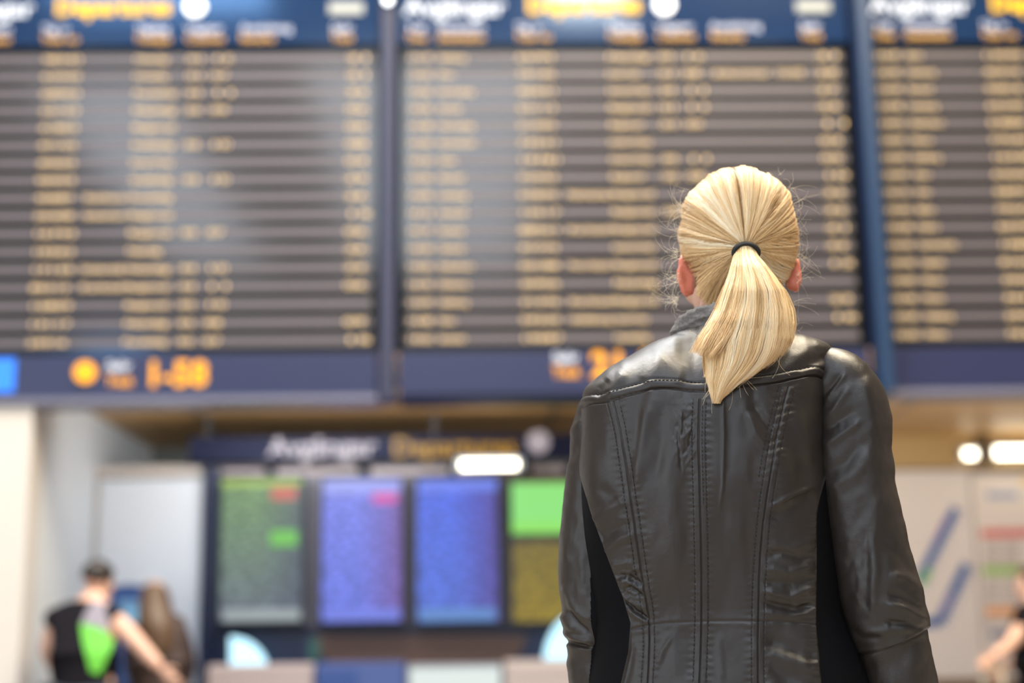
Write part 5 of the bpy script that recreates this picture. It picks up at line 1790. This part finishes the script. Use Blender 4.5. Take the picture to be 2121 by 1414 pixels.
def ponytail(n, k=34, seed=5, core=False):
    g = np.random.default_rng(seed)
    s = g.uniform(-1, 1, n)
    s = np.sign(s) * np.abs(s) ** 0.8
    w = g.uniform(0.35, 1.0, n) ** 0.6 * (0.7 if core else 1.0)                  # 1 = on the outer surface
    sl_ = s + 0.05 * vnoise((s * 9 + 20, s * 0), 81) + g.normal(0, 0.035, n)
    lock = np.round(sl_ * 6.5 + 0.8 * np.sin(s * 5)) / 6.5
    lean = 0.35
    y_end = np.where(s > 0.1, 690 + 140 * (1 - (s - 0.1) / 0.9) ** 0.9, 790 + 40 * g.random(n))
    y_end = y_end + g.normal(0, 16, n)
    short = (s < -0.30) & (g.random(n) < 0.42)
    y_end = np.where(short, 682 + 50 * g.random(n) + 22 * (s + 1), y_end)
    y_end = np.minimum(np.clip(y_end, 660, 900), 836 - 26 * g.random(n) ** 2)
    t = np.linspace(0, 1, k)[None, :]
    y = 509 + (y_end[:, None] - 509) * t
    L, R_ = np.interp(y, *OUT_L), np.interp(y, *OUT_R)
    # locks bundle towards their centre line on the way down
    bund = 0.26 * np.clip((t - 0.2) / 0.8, 0, 1)
    sv = s[:, None] * (1 - bund) + lock[:, None] * bund + 0.08 * vnoise((lock[:, None] * 7 + 30 + t * 2, t * 3), 82) + 0.045 * g.normal(0, 1, (n, 1)) * t ** 2
    sv = np.clip(sv, -1.06, 1.06)
    x = L + (sv + 1) / 2 * (R_ - L)
    x = x + np.where(short[:, None], (-22 - 8 * g.random(n))[:, None] * np.clip((y - 640) / 80, 0, 1.2) ** 1.6, 0)
    x += 2.0 * vnoise((s[:, None] * 40 + 30, y / 60), 83)
    # depth: leaves the tie outwards, falls behind the neck and lies on the back of the jacket
    yb = np.interp(y, [500, 517, 530, 550, 590, 640, 680, 700, 740, 780, 834], [1.925, 1.918, 1.905, 1.896, 1.889, 1.884, 1.878, 1.874, 1.868, 1.864, 1.862])
    thick = np.interp(y, [517, 540, 600, 660, 720, 780, 834], [0.010, 0.018, 0.032, 0.036, 0.030, 0.020, 0.006])
    bulge = np.sqrt(np.clip(1 - np.clip(sv, -1, 1) ** 2, 0, 1))
    lk = vnoise((lock * 11 + 30, lock * 0 + 4), 84)
    Y = yb + 0.012 - thick * bulge * (w[:, None] + 0.22 * lk[:, None] * np.clip(t * 2, 0, 1)) + 0.010 * (1 - bulge)
    v = np.stack([(x - 1060.5) / F_PX, (707.0 - y) / F_PX, -np.ones_like(x)], 2) @ CAM_RN.T
    pts = EYE_N + v * ((Y - EYE_N[1]) / v[..., 1])[..., None]
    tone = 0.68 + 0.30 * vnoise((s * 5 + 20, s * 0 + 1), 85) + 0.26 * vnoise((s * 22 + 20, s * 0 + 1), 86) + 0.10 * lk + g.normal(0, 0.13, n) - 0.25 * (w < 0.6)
    tone = np.where(short, tone - 0.12, tone)
    rad = np.full((n, k), 0.00023) * (0.7 + 0.6 * g.random((n, 1))) * np.interp(t, [0, 0.9, 1], [1, 1, 0.4])
    return pts, rad, np.clip(tone, 0, 1)


PONY = None
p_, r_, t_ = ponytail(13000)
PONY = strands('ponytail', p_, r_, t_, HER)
PONY['label'] = 'blonde ponytail falling over the jacket collar'


# ------------------------------------------------------------------ fly-away hairs
def flyaways(n, seed=9, k=22):
    g = np.random.default_rng(seed)
    P_, Tn = [], []
    zones = ((1408, 400, 1404, 640, -1, 0.62), (1652, 390, 1648, 600, 1, 0.26), (1440, 372, 1620, 362, 0, 0.06), (1640, 620, 1632, 700, 1, 0.06))
    for i in range(n):
        u = g.random(); acc = 0
        for z in zones:
            acc += z[5]
            if u <= acc: break
        x0, y0, x1, y1, sd, _ = z
        f = g.random()
        x, y = x0 + (x1 - x0) * f, y0 + (y1 - y0) * f
        Y = 2.0 + g.uniform(-0.03, 0.03)
        # grouped wisps
        if sd != 0:
            y = y + 0.55 * (round(y / 48) * 48 - y)
        ang = (math.pi if sd < 0 else 0.0) + g.normal(0.0, 0.55) if sd else -math.pi / 2 + g.choice((-1, 1)) * 1.1
        L = g.gamma(2.4, 15) if sd else g.uniform(8, 22)
        L = min(L, 75)
        curl = g.normal(0, 2.3) / max(L, 20)
        px, py, pts = x - sd * (g.uniform(2, 22) if y < 515 else g.uniform(-5, 2)), y, []
        a = ang
        for q in range(k):
            pts.append((px, py, Y))
            a += curl * L / k + g.normal(0, 0.02)
            px += math.cos(a) * L / k; py += math.sin(a) * L / k
            Y += g.normal(0, 0.0006)
        P_.append([P(*q) for q in pts]); Tn.append(g.uniform(0.85, 1.0))
    pts = np.array(P_)
    rad = np.full((n, k), 0.000095) * np.linspace(1, 0.5, k)[None, :]
    return pts, rad, np.array(Tn)


p_, r_, t_ = flyaways(340)
strands('loose_strands', p_, r_, t_, HAIR)
# loose ends round the ponytail
g = np.random.default_rng(12)
q_, tn = [], []
for i in range(46):
    y = g.uniform(560, 820)
    sd = g.choice((-1, 1))
    x = np.interp(y, *(OUT_L if sd < 0 else OUT_R)) - sd * 8
    Y = 1.872 if y > 690 else 1.89
    a = math.pi / 2 - sd * g.uniform(0.0, 0.9)
    L = g.uniform(18, 60)
    c = g.normal(0, 0.8)
    row = []
    for j in range(16):
        row.append(P(x, y, Y)); a += c / 16; x += math.cos(a) * L / 16; y += math.sin(a) * L / 16
    q_.append(row); tn.append(g.uniform(0.55, 1))
strands('loose_strands', np.array(q_), np.full((46, 16), 0.00011), np.array(tn), PONY)
# ------------------------------------------------------------------ fit lettering to its measured widths
bpy.context.view_layer.update()
for o, wdt in TEXTS:
    d = o.dimensions.x
    if d > 1e-5: o.scale.x = wdt / d
bpy.context.view_layer.update()
DG = bpy.context.evaluated_depsgraph_get()
for o in [o for o in SC.objects if o.type == 'FONT']:
    me = bpy.data.meshes.new_from_object(o.evaluated_get(DG))
    nm, par, mw, lc = o.name, o.parent, o.matrix_basis.copy(), list(o.children)
    bpy.data.objects.remove(o)
    n = bpy.data.objects.new(nm, me)
    COL.objects.link(n)
    n.parent = par
    n.matrix_basis = mw
    if nm.startswith('row_text'): n['kind'] = 'stuff'      # blurred digits and letters, too small to pick apart
